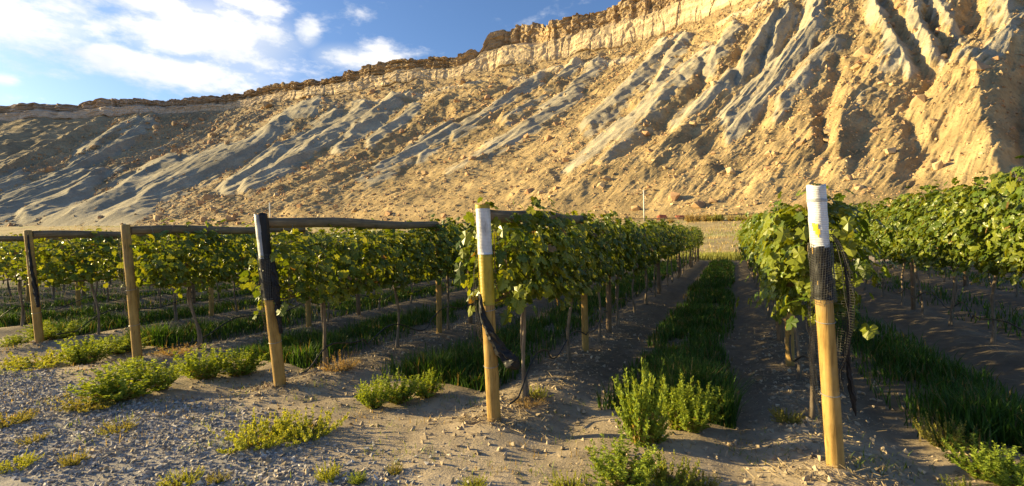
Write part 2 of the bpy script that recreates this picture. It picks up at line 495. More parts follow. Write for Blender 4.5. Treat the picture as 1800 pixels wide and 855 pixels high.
# (grey shale?, width, height, polyline)
SPURS = [
    (1, 24, 8, [(-40, 384), (0, 367), (76, 332), (149, 308)]), (1, 20, 8, [(46, 376), (122, 345), (173, 308)]), (1, 22, 8, [(91, 392), (170, 360), (213, 339), (243, 317), (304, 278)]),
    (1, 24, 9, [(164, 398), (243, 357), (280, 329), (335, 299), (400, 272)]), (1, 20, 6, [(-40, 340), (0, 326), (40, 311)]), (1, 20, 6, [(131, 293), (207, 256), (274, 211)]), (1, 18, 6, [(150, 262), (215, 228), (250, 208)]),
    (1, 22, 9, [(400, 328), (488, 275), (547, 240), (596, 198)]), (1, 22, 9, [(435, 325), (505, 289), (558, 251), (610, 216), (646, 181)]), (1, 24, 10, [(516, 374), (575, 342), (667, 307), (716, 275), (800, 230)]),
    (1, 20, 8, [(400, 275), (470, 237), (516, 205), (568, 181)]), (1, 18, 8, [(596, 258), (646, 216), (698, 177)]), (1, 16, 7, [(653, 254), (702, 219), (733, 191)]), (1, 15, 7, [(740, 280), (775, 256), (800, 240)]),
    (1, 20, 9, [(800, 241), (850, 211), (897, 180), (954, 141)]), (1, 18, 9, [(893, 214), (939, 180), (966, 164), (1016, 118)]), (1, 22, 9, [(790, 310), (862, 268), (927, 230), (981, 187), (1016, 157)]), (1, 18, 8, [(960, 196), (1005, 160), (1060, 105)]),
    (1, 28, 13, [(1008, 292), (1070, 245), (1128, 207), (1198, 141)]), (1, 26, 12, [(1059, 292), (1109, 241), (1147, 207), (1163, 180)]), (1, 24, 11, [(1040, 222), (1070, 195), (1105, 160), (1136, 129), (1171, 83)]),
    (0, 34, 14, [(954, 361), (1039, 315), (1128, 280), (1200, 241)]), (1, 18, 9, [(1160, 150), (1180, 111), (1208, 67)]), (1, 26, 12, [(1150, 178), (1194, 142), (1257, 84)]),
    (1, 22, 12, [(1252, 115), (1270, 80), (1297, 44)]), (1, 26, 13, [(1194, 213), (1248, 164), (1297, 129), (1328, 89), (1363, 36)]), (1, 20, 12, [(1350, 102), (1372, 53), (1394, 18)]),
    (1, 30, 15, [(1279, 205), (1328, 151), (1390, 98), (1434, 49), (1439, 0)]), (1, 22, 10, [(1279, 231), (1328, 191), (1359, 151), (1390, 107)]), (1, 26, 13, [(1363, 195), (1399, 151), (1425, 120), (1470, 80)]),
    (0, 26, 11, [(1150, 284), (1217, 249), (1283, 209)]), (0, 44, 18, [(1467, 275), (1493, 182), (1537, 125), (1580, 87)]), (1, 30, 18, [(1658, 100), (1636, 69), (1614, 30), (1610, -40)]),
    (1, 28, 17, [(1692, 65), (1675, 39), (1653, 0), (1640, -50)]), (1, 28, 16, [(1600, 112), (1562, 56), (1537, 0)]), (0, 84, 44, [(1775, 318), (1746, 277), (1725, 195), (1718, 117)]), (1, 50, 28, [(1718, 117), (1770, 61), (1776, 0), (1790, -60)]),
    (0, 40, 18, [(1840, 260), (1880, 120), (1900, 0)]), (0, 30, 12, [(1330, 330), (1400, 290), (1440, 230)]), (0, 26, 10, [(1080, 360), (1180, 330), (1250, 290)]), (0, 24, 9, [(860, 380), (930, 330), (1010, 300)]), (0, 22, 8, [(640, 375), (760, 330), (850, 285)])]
GULLY = [(26, 16, [(1590, 345), (1619, 260), (1593, 203), (1623, 164), (1666, 104), (1710, 43), (1714, -30)]), (20, 13, [(1623, 122), (1575, 52), (1555, 0)]), (16, 12, [(1658, 79), (1636, 39), (1632, -20)]),
         (22, 12, [(1456, 280), (1448, 205), (1479, 133)]), (40, 26, [(1800, 330), (1792, 230), (1812, 130)]), (16, 9, [(1185, 228), (1225, 178), (1252, 124)]), (12, 8, [(1297, 147), (1305, 89)]), (12, 8, [(1345, 116), (1359, 67)]),
         (18, 8, [(985, 310), (1060, 240), (1110, 200)]), (16, 7, [(640, 300), (700, 262), (790, 205)]), (16, 8, [(1240, 265), (1300, 235), (1360, 200)])]
spur = np.zeros_like(PXG); shale_near = np.zeros_like(PXG); spur_cov = np.zeros_like(PXG)
for grey, w_, a_, poly in SPURS:
    w_ = w_ * (0.86 if w_ < 45 else 1)
    m, d = poly_dist(poly, w_ * 2.2, a_ * 0.6)
    h_ = a_ * np.maximum(0, 1 - (d / w_) ** 0.95)
    spur[m] = np.maximum(spur[m], h_)
    spur_cov[m] = np.maximum(spur_cov[m], np.exp(-(d / w_) ** 2))
    if grey: shale_near[m] = np.maximum(shale_near[m], np.exp(-(d / (w_ * 0.85)) ** 2))
for w_, a_, poly in GULLY:
    m, d = poly_dist(poly, w_ * 1.5, -a_ * 0.3)
    spur[m] -= a_ * np.maximum(0, 1 - (d / w_) ** 1.2)
# debris-covered (rocky) against bare shale
deb = fbm((q2 + 0.6 * warp) / 48, t2 * 1.6 + 4, 31, 5, 0.62) * 1.1 + 0.12
deb += 0.30 * sstep(0.80, 0.97, t2) * (0.5 + 0.5 * vnoise(q2 / 30, t2 * 8, 33))
deb += 0.35 * (1 - sstep(0.05, 0.30, t2 + 0.16 * (fbm(q2 / 70, t2 * 3, 35, 3) - 0.5))) * sstep(350, 800, q2)
deb += 0.14 * sstep(500, 1000, q2) - 0.22 * left * (1 - sstep(0.35, 0.62, t2)) + 0.06 * left * sstep(0.4, 0.7, t2)
deb -= 0.56 * shale_near
deb += 0.12 * np.where(spur_cov > 0.5, 0, 1)
deb_m = sstep(0.30, 0.60, deb + 0.30 * (fbm(q2 / 9, slope_px / 12, 37, 3) - 0.5) * 2)
env = sstep(-0.02, 0.22, t2) * (1 - 0.75 * sstep(0.82, 1.0, t2))
amp1 = 6.5 * (1 - 0.3 * right); amp2 = 6.2; amp3 = 3.2 * (0.4 + vnoise(q2 / 60, t2 * 3, 24))
disp = env * (amp1 * ridge1 + (1 - 0.35 * deb_m) * amp2 * ridge2 * (1 - 0.5 * spur_cov) + (1 - 0.6 * deb_m) * amp3 * ridge3 * (1 - 0.6 * spur_cov))
disp += sstep(-0.01, 0.07, t2) * spur * (1.3 - 0.4 * right + 0.35 * (fbm(q2 / 14, slope_px / 30, 47, 3) - 0.5))
disp += right * (fbm(q2 / 80, slope_px / 80, 55, 3) - 0.5) * 20 * env
rough = (fbm(q2 / 13, slope_px / 13, 51, 4, 0.65) - 0.5) * 8.0 + (fbm(q2 / 40, slope_px / 34, 61, 3) - 0.5) * 9
disp += deb_m * rough * (1 + 0.35 * right) * sstep(-0.02, 0.06, t2)
disp += (1 - deb_m) * ((fbm(qa / 9, t2 * 30, 71, 3) - 0.5) * 1.3 + (0.5 - np.abs(vnoise(qa / 6.5, t2 * 7, 73) * 2 - 1)) * 1.4 * sstep(0.1, 0.3, t2))
# pale ledge below the cliff
led_c = 0.865 + 0.03 * (fbm(q2 / 90, q2 * 0, 81, 3) - 0.5)
led_mask = np.exp(-((t2 - led_c) / 0.022) ** 2) * sstep(0.36, 0.5, fbm(q2 / 55, t2 * 5, 83, 3)) * sstep(300, 560, q2) * (1 - sstep(1250, 1400, q2))
disp += led_mask * (5 + 6 * (fbm(q2 / 8, slope_px / 7, 85, 3) - 0.5))
HS = FH[:, None] + (CH - FH)[:, None] * prof + disp * mpp
HS[:, 0] -= 10
US = fu[:, None] + (cu - fu)[:, None] * t2
VS = fv[:, None] + (cv - fv)[:, None] * t2
def cl(r, g, b): return np.array([r, g, b])
tone = fbm(q2 / 30, slope_px / 22, 91, 4)[..., None]
shale = cl(0.355, 0.31, 0.225) * (0.85 + 0.35 * fbm(qa / 24, t2 * 14, 93, 3))[..., None]
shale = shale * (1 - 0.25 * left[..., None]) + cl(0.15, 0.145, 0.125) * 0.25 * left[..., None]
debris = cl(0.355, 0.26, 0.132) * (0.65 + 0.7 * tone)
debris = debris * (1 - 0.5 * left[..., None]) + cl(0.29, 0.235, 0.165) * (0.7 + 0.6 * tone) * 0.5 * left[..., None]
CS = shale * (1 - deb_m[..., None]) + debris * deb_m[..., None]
tal = (sstep(0.93, 0.985, t2) * (0.4 + 0.6 * vnoise(q2 / 18, t2 * 9, 95)))[..., None]
CS = CS * (1 - 0.6 * tal) + cl(0.26, 0.20, 0.13) * 0.6 * tal
strata = vnoise(_H / 4.5 + 0.6 * fbm(q2 / 40, slope_px / 40, 97, 2), q2 * 0, 99)
CS = CS * (0.88 + 0.24 * strata[..., None])
CS = CS * (1 - 0.75 * led_mask[..., None]) + cl(0.55, 0.475, 0.34) * 0.75 * led_mask[..., None]

# cliff band
NC = 56
C_ = np.linspace(0.0, 1.0, NC)[None, :]
cliff_h = (TOPH - CH)[:, None]
cm = (cZ / FPX)[:, None]
qs = cx[:, None]
jit = (vnoise(np.floor(qs / 9 + 3 * vnoise(qs / 23, qs * 0, 3)), np.zeros_like(qs), 101) - 0.5)
jit2 = (vnoise(np.floor(qs / 21 + 2 * vnoise(qs / 40, qs * 0, 4)), np.zeros_like(qs), 103) - 0.5)
tier = 0.50 + 0.12 * (fbm(qs / 130, qs * 0, 105, 3) - 0.5)
up = sstep(tier - 0.012, tier + 0.035, C_)
butte = np.exp(-((qs - 895) / 62) ** 4)
setback = (9 + 30 * butte) * cm * up
# vertical joints, horizontal beds
bed = np.floor(C_ * 13 + 0.8 * vnoise(qs / 35, C_ * 2, 107))
colw = vnoise(np.floor(qs / 11 + 1.5 * vnoise(qs / 17, C_ * 3, 113)), bed * 0 + np.floor(up * 1.5), 109) - 0.5
bedd = vnoise(bed, np.floor(qs / 30), 111) - 0.5
joint = np.abs(vnoise(qs / 13, C_ * 1.2, 115) * 2 - 1)
big = fbm(qs / 70, C_ * 0.8, 119, 3) - 0.5
out = (colw * (2.5 + 5 * up) + bedd * 3.4 * (0.25 + up) + big * 12 + (fbm(qs / 6, C_ * 22, 117, 4) - 0.5) * (2.5 + 4.5 * up) - 3.5 * (1 - sstep(0, 0.16, joint)) * (0.5 + 0.8 * up) + 3.0 * (1 - sstep(0, 0.5, C_))) * cm
top_j = (jit * 4 + jit2 * 7) * cm * sstep(0.5, 1.0, C_) * (0.5 + 0.5 * sstep(100, 500, qs))
HC = CH[:, None] - 2 * cm + (cliff_h + 2 * cm) * C_ + top_j + (disp * mpp)[:, -1:] * (1 - C_)
setz = setback * (updir @ np.array([-ST, CT]))[:, None]
HC = CAM_H + (HC - CAM_H) * (1 + setz / cZ[:, None])
offs = out * sstep(0, 0.03, C_) - setback - 0.05 * cliff_h * C_
UC = cu[:, None] - updir[:, :1] * offs; VC = cv[:, None] - updir[:, 1:] * offs
lowc = cl(0.66, 0.52, 0.335); uppc = cl(0.55, 0.405, 0.245)
tn = fbm(qs / 14, C_ * 14, 121, 4)[..., None]
CC = lowc * (0.78 + 0.42 * tn) * (1 - up[..., None]) + uppc * (0.6 + 0.75 * tn) * up[..., None]
CC = CC * (1 - 0.40 * (vnoise(bed, bed * 0, 123)[..., None]))
rim = sstep(0.93, 1.0, C_)[..., None] * np.ones_like(CC)
CC = CC * (1 - 0.4 * rim) + cl(0.24, 0.19, 0.12) * 0.4 * rim
lf = (1 - sstep(250, 560, qs))[..., None]  # left cliff coloured paler and pinker, standing in for light on it
CC = CC * (1 - 0.6 * lf) + (cl(0.55, 0.43, 0.35) * (0.75 + 0.5 * tn)) * 0.6 * lf
# plateau behind the rim
NP = 8
P_ = np.linspace(0.02, 1, NP)[None, :]
UP = UC[:, -1:] + updir[:, :1] * 220 * P_; VP = VC[:, -1:] + updir[:, 1:] * 220 * P_
HP = HC[:, -1:] - 0.5 - 26 * P_
CP = np.broadcast_to(cl(0.3, 0.24, 0.15), (NQ, NP, 3))
VM = np.stack([np.concatenate([US, UC, UP], 1), np.concatenate([VS, VC, VP], 1), np.concatenate([HS, HC, HP], 1)], 2)
CM = np.concatenate([CS, CC, CP], 1)
NV = VM.shape[1]
face_smooth = np.zeros((NQ - 1, NV - 1), bool)
face_smooth[:, :NT_ - 1] = (deb_m[:-1, :-1] < 0.5) | (right[:-1] > 0.35)
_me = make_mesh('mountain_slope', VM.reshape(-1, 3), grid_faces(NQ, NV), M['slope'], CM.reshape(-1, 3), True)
_me.polygons.foreach_set('use_smooth', face_smooth.ravel())
mountain = link('mountain_slope', _me)
tag(mountain, 'eroded tan and grey mountain slope under a pale sandstone cliff band', None, None, 'structure')

# gently rising dry field between the vineyard and the foot of the slope
NA = 90
A_ = np.linspace(0.40, 1.03, NA)[None, :]
aq = Q[::3]; afu = fu[::3, None]; afv = fv[::3, None]; afh = FH[::3, None]
AU, AV = afu * A_, afv * A_
k_ = (A_ - 0.40) / 0.6
AH = -0.06 + afh * (0.35 * k_ + 0.65 * k_ ** 2) + (fbm(AU / 3, AV / 3, 131, 4) - 0.5) * 0.25 + (fbm(AU / 14, AV / 14, 133, 3) - 0.5) * 0.8 * np.clip(k_, 0, 1)
def apron_height(i, a):
    k = (a - 0.40) / 0.6
    return -0.06 + FH[i] * (0.35 * k + 0.65 * k ** 2) + (fbm(np.array(fu[i] * a / 3), np.array(fv[i] * a / 3), 131, 4) - 0.5) * 0.25 + (fbm(np.array(fu[i] * a / 14), np.array(fv[i] * a / 14), 133, 3) - 0.5) * 0.8 * min(1, max(0, k))
an = fbm(AU / 6, AV / 2.5, 135, 4)[..., None]
AC = cl(0.40, 0.30, 0.15) * (0.75 + 0.5 * an) + cl(-0.03, 0.03, -0.01) * sstep(0.5, 0.7, fbm(AU / 9, AV / 4, 137, 3))[..., None]
field = link('dry_field', make_mesh('dry_field', np.stack([AU, AV, AH], 2).reshape(-1, 3), grid_faces(len(aq), NA), M['field'], AC.reshape(-1, 3), True))
tag(field, 'dry golden field rising from the vineyard to the slope', None, None, 'structure')

# ------------------------------------------------------------------ vineyard ground
ROWS = [8.9, 6.1, 3.35, 0.616, -1.96, -4.72, -7.70, -10.87, -13.8, -16.7, -19.6, -22.5, -25.4, -28.3, -31.2]
ROW_V = [3.9, 3.9, 3.9, 3.95, 3.81, 3.87, 3.98, 4.13, 4.15, 4.2, 4.2, 4.2, 4.2, 4.2, 4.2]
ROW_END = 31.6
RU = np.array(ROWS)
def ground_z(u, v):
    u = np.asarray(u, float); v = np.asarray(v, float)
    d = np.min(np.abs(u[..., None] - RU), -1)
    inrow = sstep(3.0, 4.4, v + 0.5 * (vnoise(u / 0.8, v * 0, 7) - 0.5)) * (1 - sstep(32, 34, v))
    mids = (RU[1:] + RU[:-1]) / 2
    dm = np.min(np.abs(u[..., None] - mids), -1)
    z = inrow * (0.075 * np.exp(-(d / 0.42) ** 2) - 0.095)
    z = z - inrow * 0.045 * np.exp(-((dm - 0.72) / 0.22) ** 2)
    z = z + (fbm(u / 1.4, v / 1.4, 201, 4) - 0.5) * 0.075 * (0.5 + 0.5 * sstep(2.4, 3.8, v))
    z = z + (fbm(u / 0.16, v / 0.16, 205, 3) - 0.5) * 0.035 * (0.35 + 0.65 * np.exp(-(d / 0.5) ** 2)) * np.exp(-np.maximum(0, v - 12) / 10)
    for ru, rv in zip(ROWS[3:9], ROW_V[3:9]):
        z = z + 0.03 * np.exp(-((u - ru) ** 2 + (v - rv) ** 2) / 0.25 ** 2)
    far = np.maximum(np.abs(u) - 40, 0) + np.maximum(np.abs(v) - 40, 0)
    return z * np.exp(-far / 20)
def gz(u, v): return float(ground_z(np.array([u]), np.array([v]))[0])

def axis(segs):
    a = [np.arange(s, e, d) for s, e, d in segs]
    return np.concatenate(a)
gu = np.concatenate([-np.geomspace(1600, 24, 26), axis([(-23, -13, 0.2), (-13, 5, 0.05), (5, 14, 0.2)]), np.geomspace(14, 1600, 28)])
gv = np.concatenate([-np.geomspace(800, 2, 18), axis([(-1.5, 1.4, 0.2), (1.4, 8, 0.042), (8, 16, 0.1), (16, 35, 0.25)]), np.geomspace(35.2, 1600, 30)])
GU, GV = np.meshgrid(gu, gv, indexing='ij')
GZ = ground_z(GU, GV)
grav = (1 - sstep(2.55, 3.25, GV + 0.7 * (fbm(GU / 0.9, GV / 0.9, 211, 4) - 0.5) + 0.10 * np.maximum(0, GU + 3.5))) * (1 - sstep(-1.8, 0.2, GU))
dn = fbm(GU / 0.5, GV / 0.5, 213, 4)[..., None]
alley_shade = (sstep(4.4, 6.0, GV + 1.2 * (fbm(GU / 0.8, GV / 0.8, 215, 3) - 0.5)) * (1 - sstep(31.5, 33, GV)))[..., None]  # shade of the vine alleys painted into the soil colour
soil = cl(0.37, 0.29, 0.195) * (0.8 + 0.42 * dn) * (1 - 0.62 * alley_shade)
gr = cl(0.29, 0.255, 0.215) * (0.8 + 0.42 * dn)
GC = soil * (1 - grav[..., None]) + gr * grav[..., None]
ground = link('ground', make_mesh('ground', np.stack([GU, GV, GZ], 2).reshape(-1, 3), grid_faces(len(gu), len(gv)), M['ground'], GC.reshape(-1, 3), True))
tag(ground, 'bare tan vineyard soil with a gravel track at its edge', None, None, 'structure')

# ------------------------------------------------------------------ gravel, clods, litter (stuff)
PEB = [hull_rock(300 + k, 8, 0.7) for k in range(4)]
def stones(name, label, n, area, size, colors, weight, seed, sink=0.25, mat='pebble'):
    rng = np.random.default_rng(seed)
    acc = Acc()
    u = rng.uniform(area[0], area[1], n * 3); v = rng.uniform(area[2], area[3], n * 3)
    keep = rng.random(n * 3) < weight(u, v)
    u, v = u[keep][:n], v[keep][:n]
    z = ground_z(u, v)
    s = size[0] + (size[1] - size[0]) * rng.random(len(u)) ** 3.2
    pal = np.array(colors)
    for k in range(4):
        i = np.arange(len(u)) % 4 == k
        c = pal[rng.integers(0, len(pal), i.sum())] * rng.uniform(0.75, 1.25, (i.sum(), 1))
        bv, bf = PEB[k]
        acc.add(*scatter(bv, bf, np.stack([u[i], v[i], z[i] + s[i] * (0.3 - sink)], 1), random_rot(i.sum(), rng), s[i], c))
    o = link(name, acc.mesh(name, M[mat]))
    tag(o, label, None, None, 'stuff')
def w_grav(u, v):
    return (1 - sstep(2.6, 3.35, v + 0.7 * (fbm(u / 0.9, v / 0.9, 211, 4) - 0.5) + 0.10 * np.maximum(0, u + 3.5))) * (1 - sstep(-2.4, -0.2, u))
stones('gravel', 'grey and tan gravel on the track in the foreground', 28000, (-12, 0.2, 1.6, 3.7), (0.010, 0.048),
       [(0.38, 0.34, 0.30), (0.28, 0.265, 0.25), (0.46, 0.39, 0.31), (0.22, 0.215, 0.215), (0.55, 0.49, 0.42), (0.36, 0.31, 0.26)], w_grav, 41)
def w_clod(u, v):
    d = np.min(np.abs(u[..., None] - RU), -1)
    return np.clip(0.33 + 0.7 * np.exp(-(d / 0.4) ** 2) * sstep(3.2, 3.9, v), 0, 1) * np.exp(-np.maximum(0, v - 5) / 3)
stones('soil_clods', 'small tan soil clods along the vine rows', 16000, (-11, 2.6, 1.8, 10), (0.010, 0.062), [(0.37, 0.29, 0.19), (0.42, 0.33, 0.22), (0.32, 0.25, 0.17)], w_clod, 43)

# ------------------------------------------------------------------ boulders on the slope
def slope_point(q, t):
    i = int(np.clip(np.searchsorted(Q, q), 0, NQ - 1)); j = int(np.clip(round((t + 0.02) / 1.02 * (NT_ - 1)), 0, NT_ - 1))
    return VM[i, j], zl[i, j] / FPX
BOULDER = []
for k in range(8):
    bv, bf = hull_rock(500 + k, 22, 0.8)
    BOULDER.append((bv, bf))
def rock_mesh(k, c, name='boulder'):
    bv, bf = BOULDER[k]
    return make_mesh(name, bv, bf, M['rock'], np.broadcast_to(np.array(c), (len(bv), 3)))
ROCKC = [(0.44, 0.30, 0.16), (0.50, 0.36, 0.20), (0.38, 0.25, 0.14), (0.46, 0.27, 0.14)]
ROCK_ME = [rock_mesh(k, ROCKC[k % 4]) for k in range(8)]
PXB = [(1184, 345, 17, 'rust brown upright boulder just right of the pale pole at the slope foot', 3), (1226, 358, 22, 'wide dark pyramid-shaped boulder left of the field gap', 2),
       (1350, 270, 12, 'square orange boulder alone on the middle lower slope', 1), (1348, 297, 9, 'small orange block below the square boulder on the lower slope', 3),
       (1515, 92, 16, 'large pale block high on the right slope below the skyline', 1), (1505, 120, 12, 'brown block under the large pale block on the right slope', 0),
       (1722, 118, 18, 'dark cap rock perched on the great ridge at the right', 2), (1455, 232, 11, 'round boulder stacked in the gully above the white wrapped post', 1),
       (1453, 248, 10, 'lower boulder of the pair in the gully above the white wrapped post', 0), (1615, 180, 18, 'dark angular boulder beside the right hand gully', 2),
       (965, 243, 12, 'brown boulder midway up the slope over the wrapped posts', 3), (930, 335, 13, 'orange boulder low on the slope above the white and yellow post', 3),
       (950, 338, 9, 'small orange boulder beside the one above the white and yellow post', 1), (1255, 147, 9, 'tan block lodged between two grey shale ridges', 1),
       (1565, 265, 12, 'pale boulder at the foot of the right hand gully', 1), (1650, 292, 13, 'cream boulder left of the great ridge foot', 1),
       (1372, 292, 7, 'small whitish block on the lower slope near its foot', 1), (1510, 330, 8, 'small pinkish block near the slope foot right of the white wrapped post', 1)]
from mathutils.bvhtree import BVHTree
_vm = VM[::2, :NT_:2].reshape(-1, 3)
_bvh = BVHTree.FromPolygons([tuple(p) for p in _vm.tolist()], grid_faces(len(VM[::2]), len(range(0, NT_, 2))).tolist())
def hit(px, py):
    r = _bvh.ray_cast(Vector((0, 0, CAM_H)), pix_dir(px, py), 2000)
    return r[0], r[3]
def put_boulder(p, size, k, rng):
    o = link('boulder', ROCK_ME[k], None, (p[0], p[1], p[2] + size * 0.12), (rng.uniform(-.5, .5), rng.uniform(-.5, .5), rng.uniform(0, 6.28)),
             (size * rng.uniform(0.8, 1.25), size * rng.uniform(0.8, 1.2), size * rng.uniform(0.75, 1.1)))
    return o
rng_b = np.random.default_rng(77)
for px, py, s, lab, kc in PXB:
    p, dist = hit(px, py + s * 0.25)
    if p is None: continue
    o = put_boulder(p, s * 1.15 * dist / FPX * 0.92, kc + 4 * int(rng_b.integers(0, 2)), rng_b)
    tag(o, lab, 'boulder', 'boulders strewn over the slope')
n_b = 0
cand_i = rng_b.integers(0, NQ, 9000); cand_j = (rng_b.random(9000) ** 1.5 * NT_ * 0.97).astype(int)
small_p, small_s = [], []
for i, j in zip(cand_i, cand_j):
    if Q[i] < -40 or Q[i] > 1850: continue
    if rng_b.random() > 0.03 + 0.97 * deb_m[i, j]: continue
    p = VM[i, j]
    X = p[0] * CT + p[1] * ST; Z = -p[0] * ST + p[1] * CT
    if abs(X / Z) > 1.06: continue
    spx = 3.0 + 11 * rng_b.random() ** 4
    size = spx * Z / FPX
    if spx > 7.0 and n_b < 150:
        o = put_boulder(p, size, int(rng_b.integers(0, 8)), rng_b)
        px_ = 900 + FPX * X / Z
        where = ['above the leftmost post', 'above the leaf topped post', 'above the leaning netted post', 'left of the butte', 'under the butte', 'above the white and yellow post', 'above the pale pole', 'above the field gap', 'above the nearest post', 'by the great ridge at right'][int(min(9, max(0, px_ / 180)))]
        lvl = 'low' if j < NT_ * 0.25 else ('midway' if j < NT_ * 0.6 else 'high')
        tag(o, f'angular tan sandstone block lying {lvl} on the slope {where}', 'boulder', 'boulders strewn over the slope'); n_b += 1
    else:
        small_p.append(p); small_s.append(min(spx, 7.0) * Z / FPX)
cand_i = rng_b.integers(0, NQ, 25000); cand_j = (rng_b.random(25000) ** 1.35 * NT_ * 0.98).astype(int)
for i, j in zip(cand_i, cand_j):
    if Q[i] < -40 or Q[i] > 1850 or rng_b.random() > 0.02 + 0.98 * deb_m[i, j]: continue
    p = VM[i, j]; Z = -p[0] * ST + p[1] * CT
    small_p.append(p); small_s.append((1.7 + 4.6 * rng_b.random() ** 3) * Z / FPX)
small_p = np.array(small_p); small_s = np.array(small_s)
acc = Acc()
for k in range(4):
    i = np.arange(len(small_p)) % 4 == k
    pal = np.array(ROCKC)[rng_b.integers(0, 4, i.sum())] * rng_b.uniform(0.8, 1.3, (i.sum(), 1))
    bv, bf = PEB[k]
    acc.add(*scatter(bv, bf, small_p[i], random_rot(i.sum(), rng_b), small_s[i], pal))
tag(link('rubble', acc.mesh('rubble', M['rock'])), 'small rock rubble scattered over the mountain slope', None, None, 'stuff')

# ------------------------------------------------------------------ trellis posts
def post_mesh(name, h, r, mat, lean=(0, 0), seed=0, n=20, below=0.25, taper=0.92, chamfer=0.012):
    rng = np.random.default_rng(seed)
    zs = np.concatenate([[-below], np.linspace(0, h - chamfer, 14), [h]])
    V = []; a = np.arange(n) * 2 * np.pi / n
    ph = rng.uniform(0, 6.28, 4)
    for z in zs:
        k = max(z, -below) / h
        rr = r * (1 + (taper - 1) * max(0, k)) * (1 + 0.018 * np.sin(2 * a + ph[0]) + 0.012 * np.sin(3 * a + ph[1] + 2 * k) + 0.01 * np.sin(5 * k * 3 + ph[2]))
        if z >= h - 1e-6: rr = rr - chamfer
        V.append(np.stack([np.cos(a) * rr + lean[0] * k, np.sin(a) * rr + lean[1] * k, np.full(n, z)], 1))
    V.append(np.array([[lean[0], lean[1], h + 0.003]]))
    V = np.concatenate(V); F = []
    m = len(zs)
    for k in range(m - 1):
        for j in range(n):
            p, q = k * n + j, k * n + (j + 1) % n
            F += [(p, q, q + n), (p, q + n, p + n)]
    for j in range(n): F.append(((m - 1) * n + j, (m - 1) * n + (j + 1) % n, m * n))
    return make_mesh(name, V, np.array(F), mat, None, True)

def sleeve_mesh(name, z0, z1, r, lean, h, mat, seed=0, wob=0.004, n=28, a0=0.0, a1=2 * math.pi, thick=0.003):
    rng = np.random.default_rng(seed)
    full = a1 - a0 > 6.2
    na = n + 1
    a = np.linspace(a0, a1, na); zs = np.linspace(z0, z1, 18)
    ring = []
    for s in (0, thick):
        for z in zs:
            k = z / h
            rr = r * (1 - 0.08 * k) + s + wob * (vnoise(a * 2.5 + seed, np.full(na, z * 14), seed) - 0.3)
            if full: rr[-1] = rr[0]
            ring.append(np.stack([np.cos(a) * rr + lean[0] * k, np.sin(a) * rr + lean[1] * k, np.full(na, z) + 0.006 * np.sin(a * 3 + seed) * (z == z1)], 1))
    V = np.concatenate(ring); m = len(zs)
    F = [f for f in grid_faces(m, na)] + [f[::-1] for f in grid_faces(m, na) + m * na][:0]
    outer = grid_faces(m, na) + m * na
    inner = grid_faces(m, na)[:, ::-1]
    edge = []
    for row in (0, m - 1):
        for j in range(na - 1):
            p = row * na + j
            edge.append((p, p + 1, p + 1 + m * na, p + m * na))
    return make_mesh(name, V, np.concatenate([outer, inner, np.array(edge)]), mat, None, True)

POSTS = [  # row index, lean (u,v), height, name key
    (3, (-0.10, -0.03), 1.955), (4, (-0.005, -0.13), 1.925), (5, (-0.02, -0.18), 1.95), (6, (0.0, -0.11), 1.93), (7, (0.0, -0.11), 1.93), (8, (0.0, -0.1), 1.9)]
POST_LABEL = {3: 'tall wooden end post nearest the camera with white plastic wrap and black netting', 4: 'wooden end post with white wrap over a yellow band',
              5: 'leaning wooden end post with pale torn wrap above black netting', 6: 'unwrapped wooden end post with vine leaves over its top, second from left',
              7: 'dark topped wooden end post leaning at the far left', 8: 'wooden end post just outside the left edge carrying the leftmost beam'}
ENDP = {}
for ri, lean, h in POSTS:
    u, v = ROWS[ri], ROW_V[ri]
    z = 0.0
    root = empty('end_post', (u, v, z))
    tag(root, POST_LABEL[ri], 'post', 'wooden end posts of the vine rows')
    rr = {3: 0.056, 5: 0.064}.get(ri, 0.060)
    link('shaft', post_mesh('shaft', h, rr, M['post'] if ri < 7 else M['post'], lean, ri), root)
    ENDP[ri] = (root, lean, h, rr, z)
    if ri == 3:
        w = link('plastic_wrap', sleeve_mesh('plastic_wrap', 1.53, h + 0.002, rr + 0.003, lean, h, M['white_wrap'], 3), root)
        w['label'] = 'white wrinkled plastic wrap'
        for z0_, z1_, a0_, a1_ in ((1.645, 1.685, -2.25, -1.75), (1.62, 1.655, -2.05, -1.6), (1.675, 1.70, -2.35, -2.1), (1.60, 1.63, -1.85, -1.72)):
            y = link('paint_splash', sleeve_mesh('paint_splash', z0_, z1_, rr + 0.0085 + 0.0006 * z0_, lean, h, M['yellow'], int(z0_ * 100), 0.002, 8, a0_, a1_), w)
        y['label'] = 'yellow paint splash'
        link('binding_tape', sleeve_mesh('binding_tape', 1.845, 1.862, rr + 0.009, lean, h, M['pale_wrap'], 6, 0.001), w)
    if ri == 4:
        w = link('plastic_wrap', sleeve_mesh('plastic_wrap', 1.50, h - 0.015, rr + 0.003, lean, h, M['white_wrap'], 4), root); w['label'] = 'white plastic wrap'
        link('yellow_band', sleeve_mesh('yellow_band', 1.06, 1.50, rr + 0.002, lean, h, M['yellow_wrap'], 7, 0.002), root)
        link('top_band', sleeve_mesh('top_band', h - 0.03, h + 0.003, rr + 0.006, lean, h, M['yellow_wrap'], 9, 0.002), root)
    if ri == 5:
        w = link('plastic_wrap', sleeve_mesh('plastic_wrap', 1.46, h + 0.002, rr + 0.004, lean, h, M['pale_wrap'], 8, 0.006, 18, -3.6, -0.85), root); w['label'] = 'pale torn wrap round the camera side'
    for zz in (0.52, 1.02):
        acc = Acc()
        acc.add(*tube([(lean[0] * zz / h + (rr + .004) * math.cos(t), lean[1] * zz / h + (rr + .004) * math.sin(t), zz + 0.01 * math.sin(t)) for t in np.linspace(0, 6.283, 25)], 0.003, 5, False))
        link('wire_tie', acc.mesh('wire_tie', M['wire']), root)

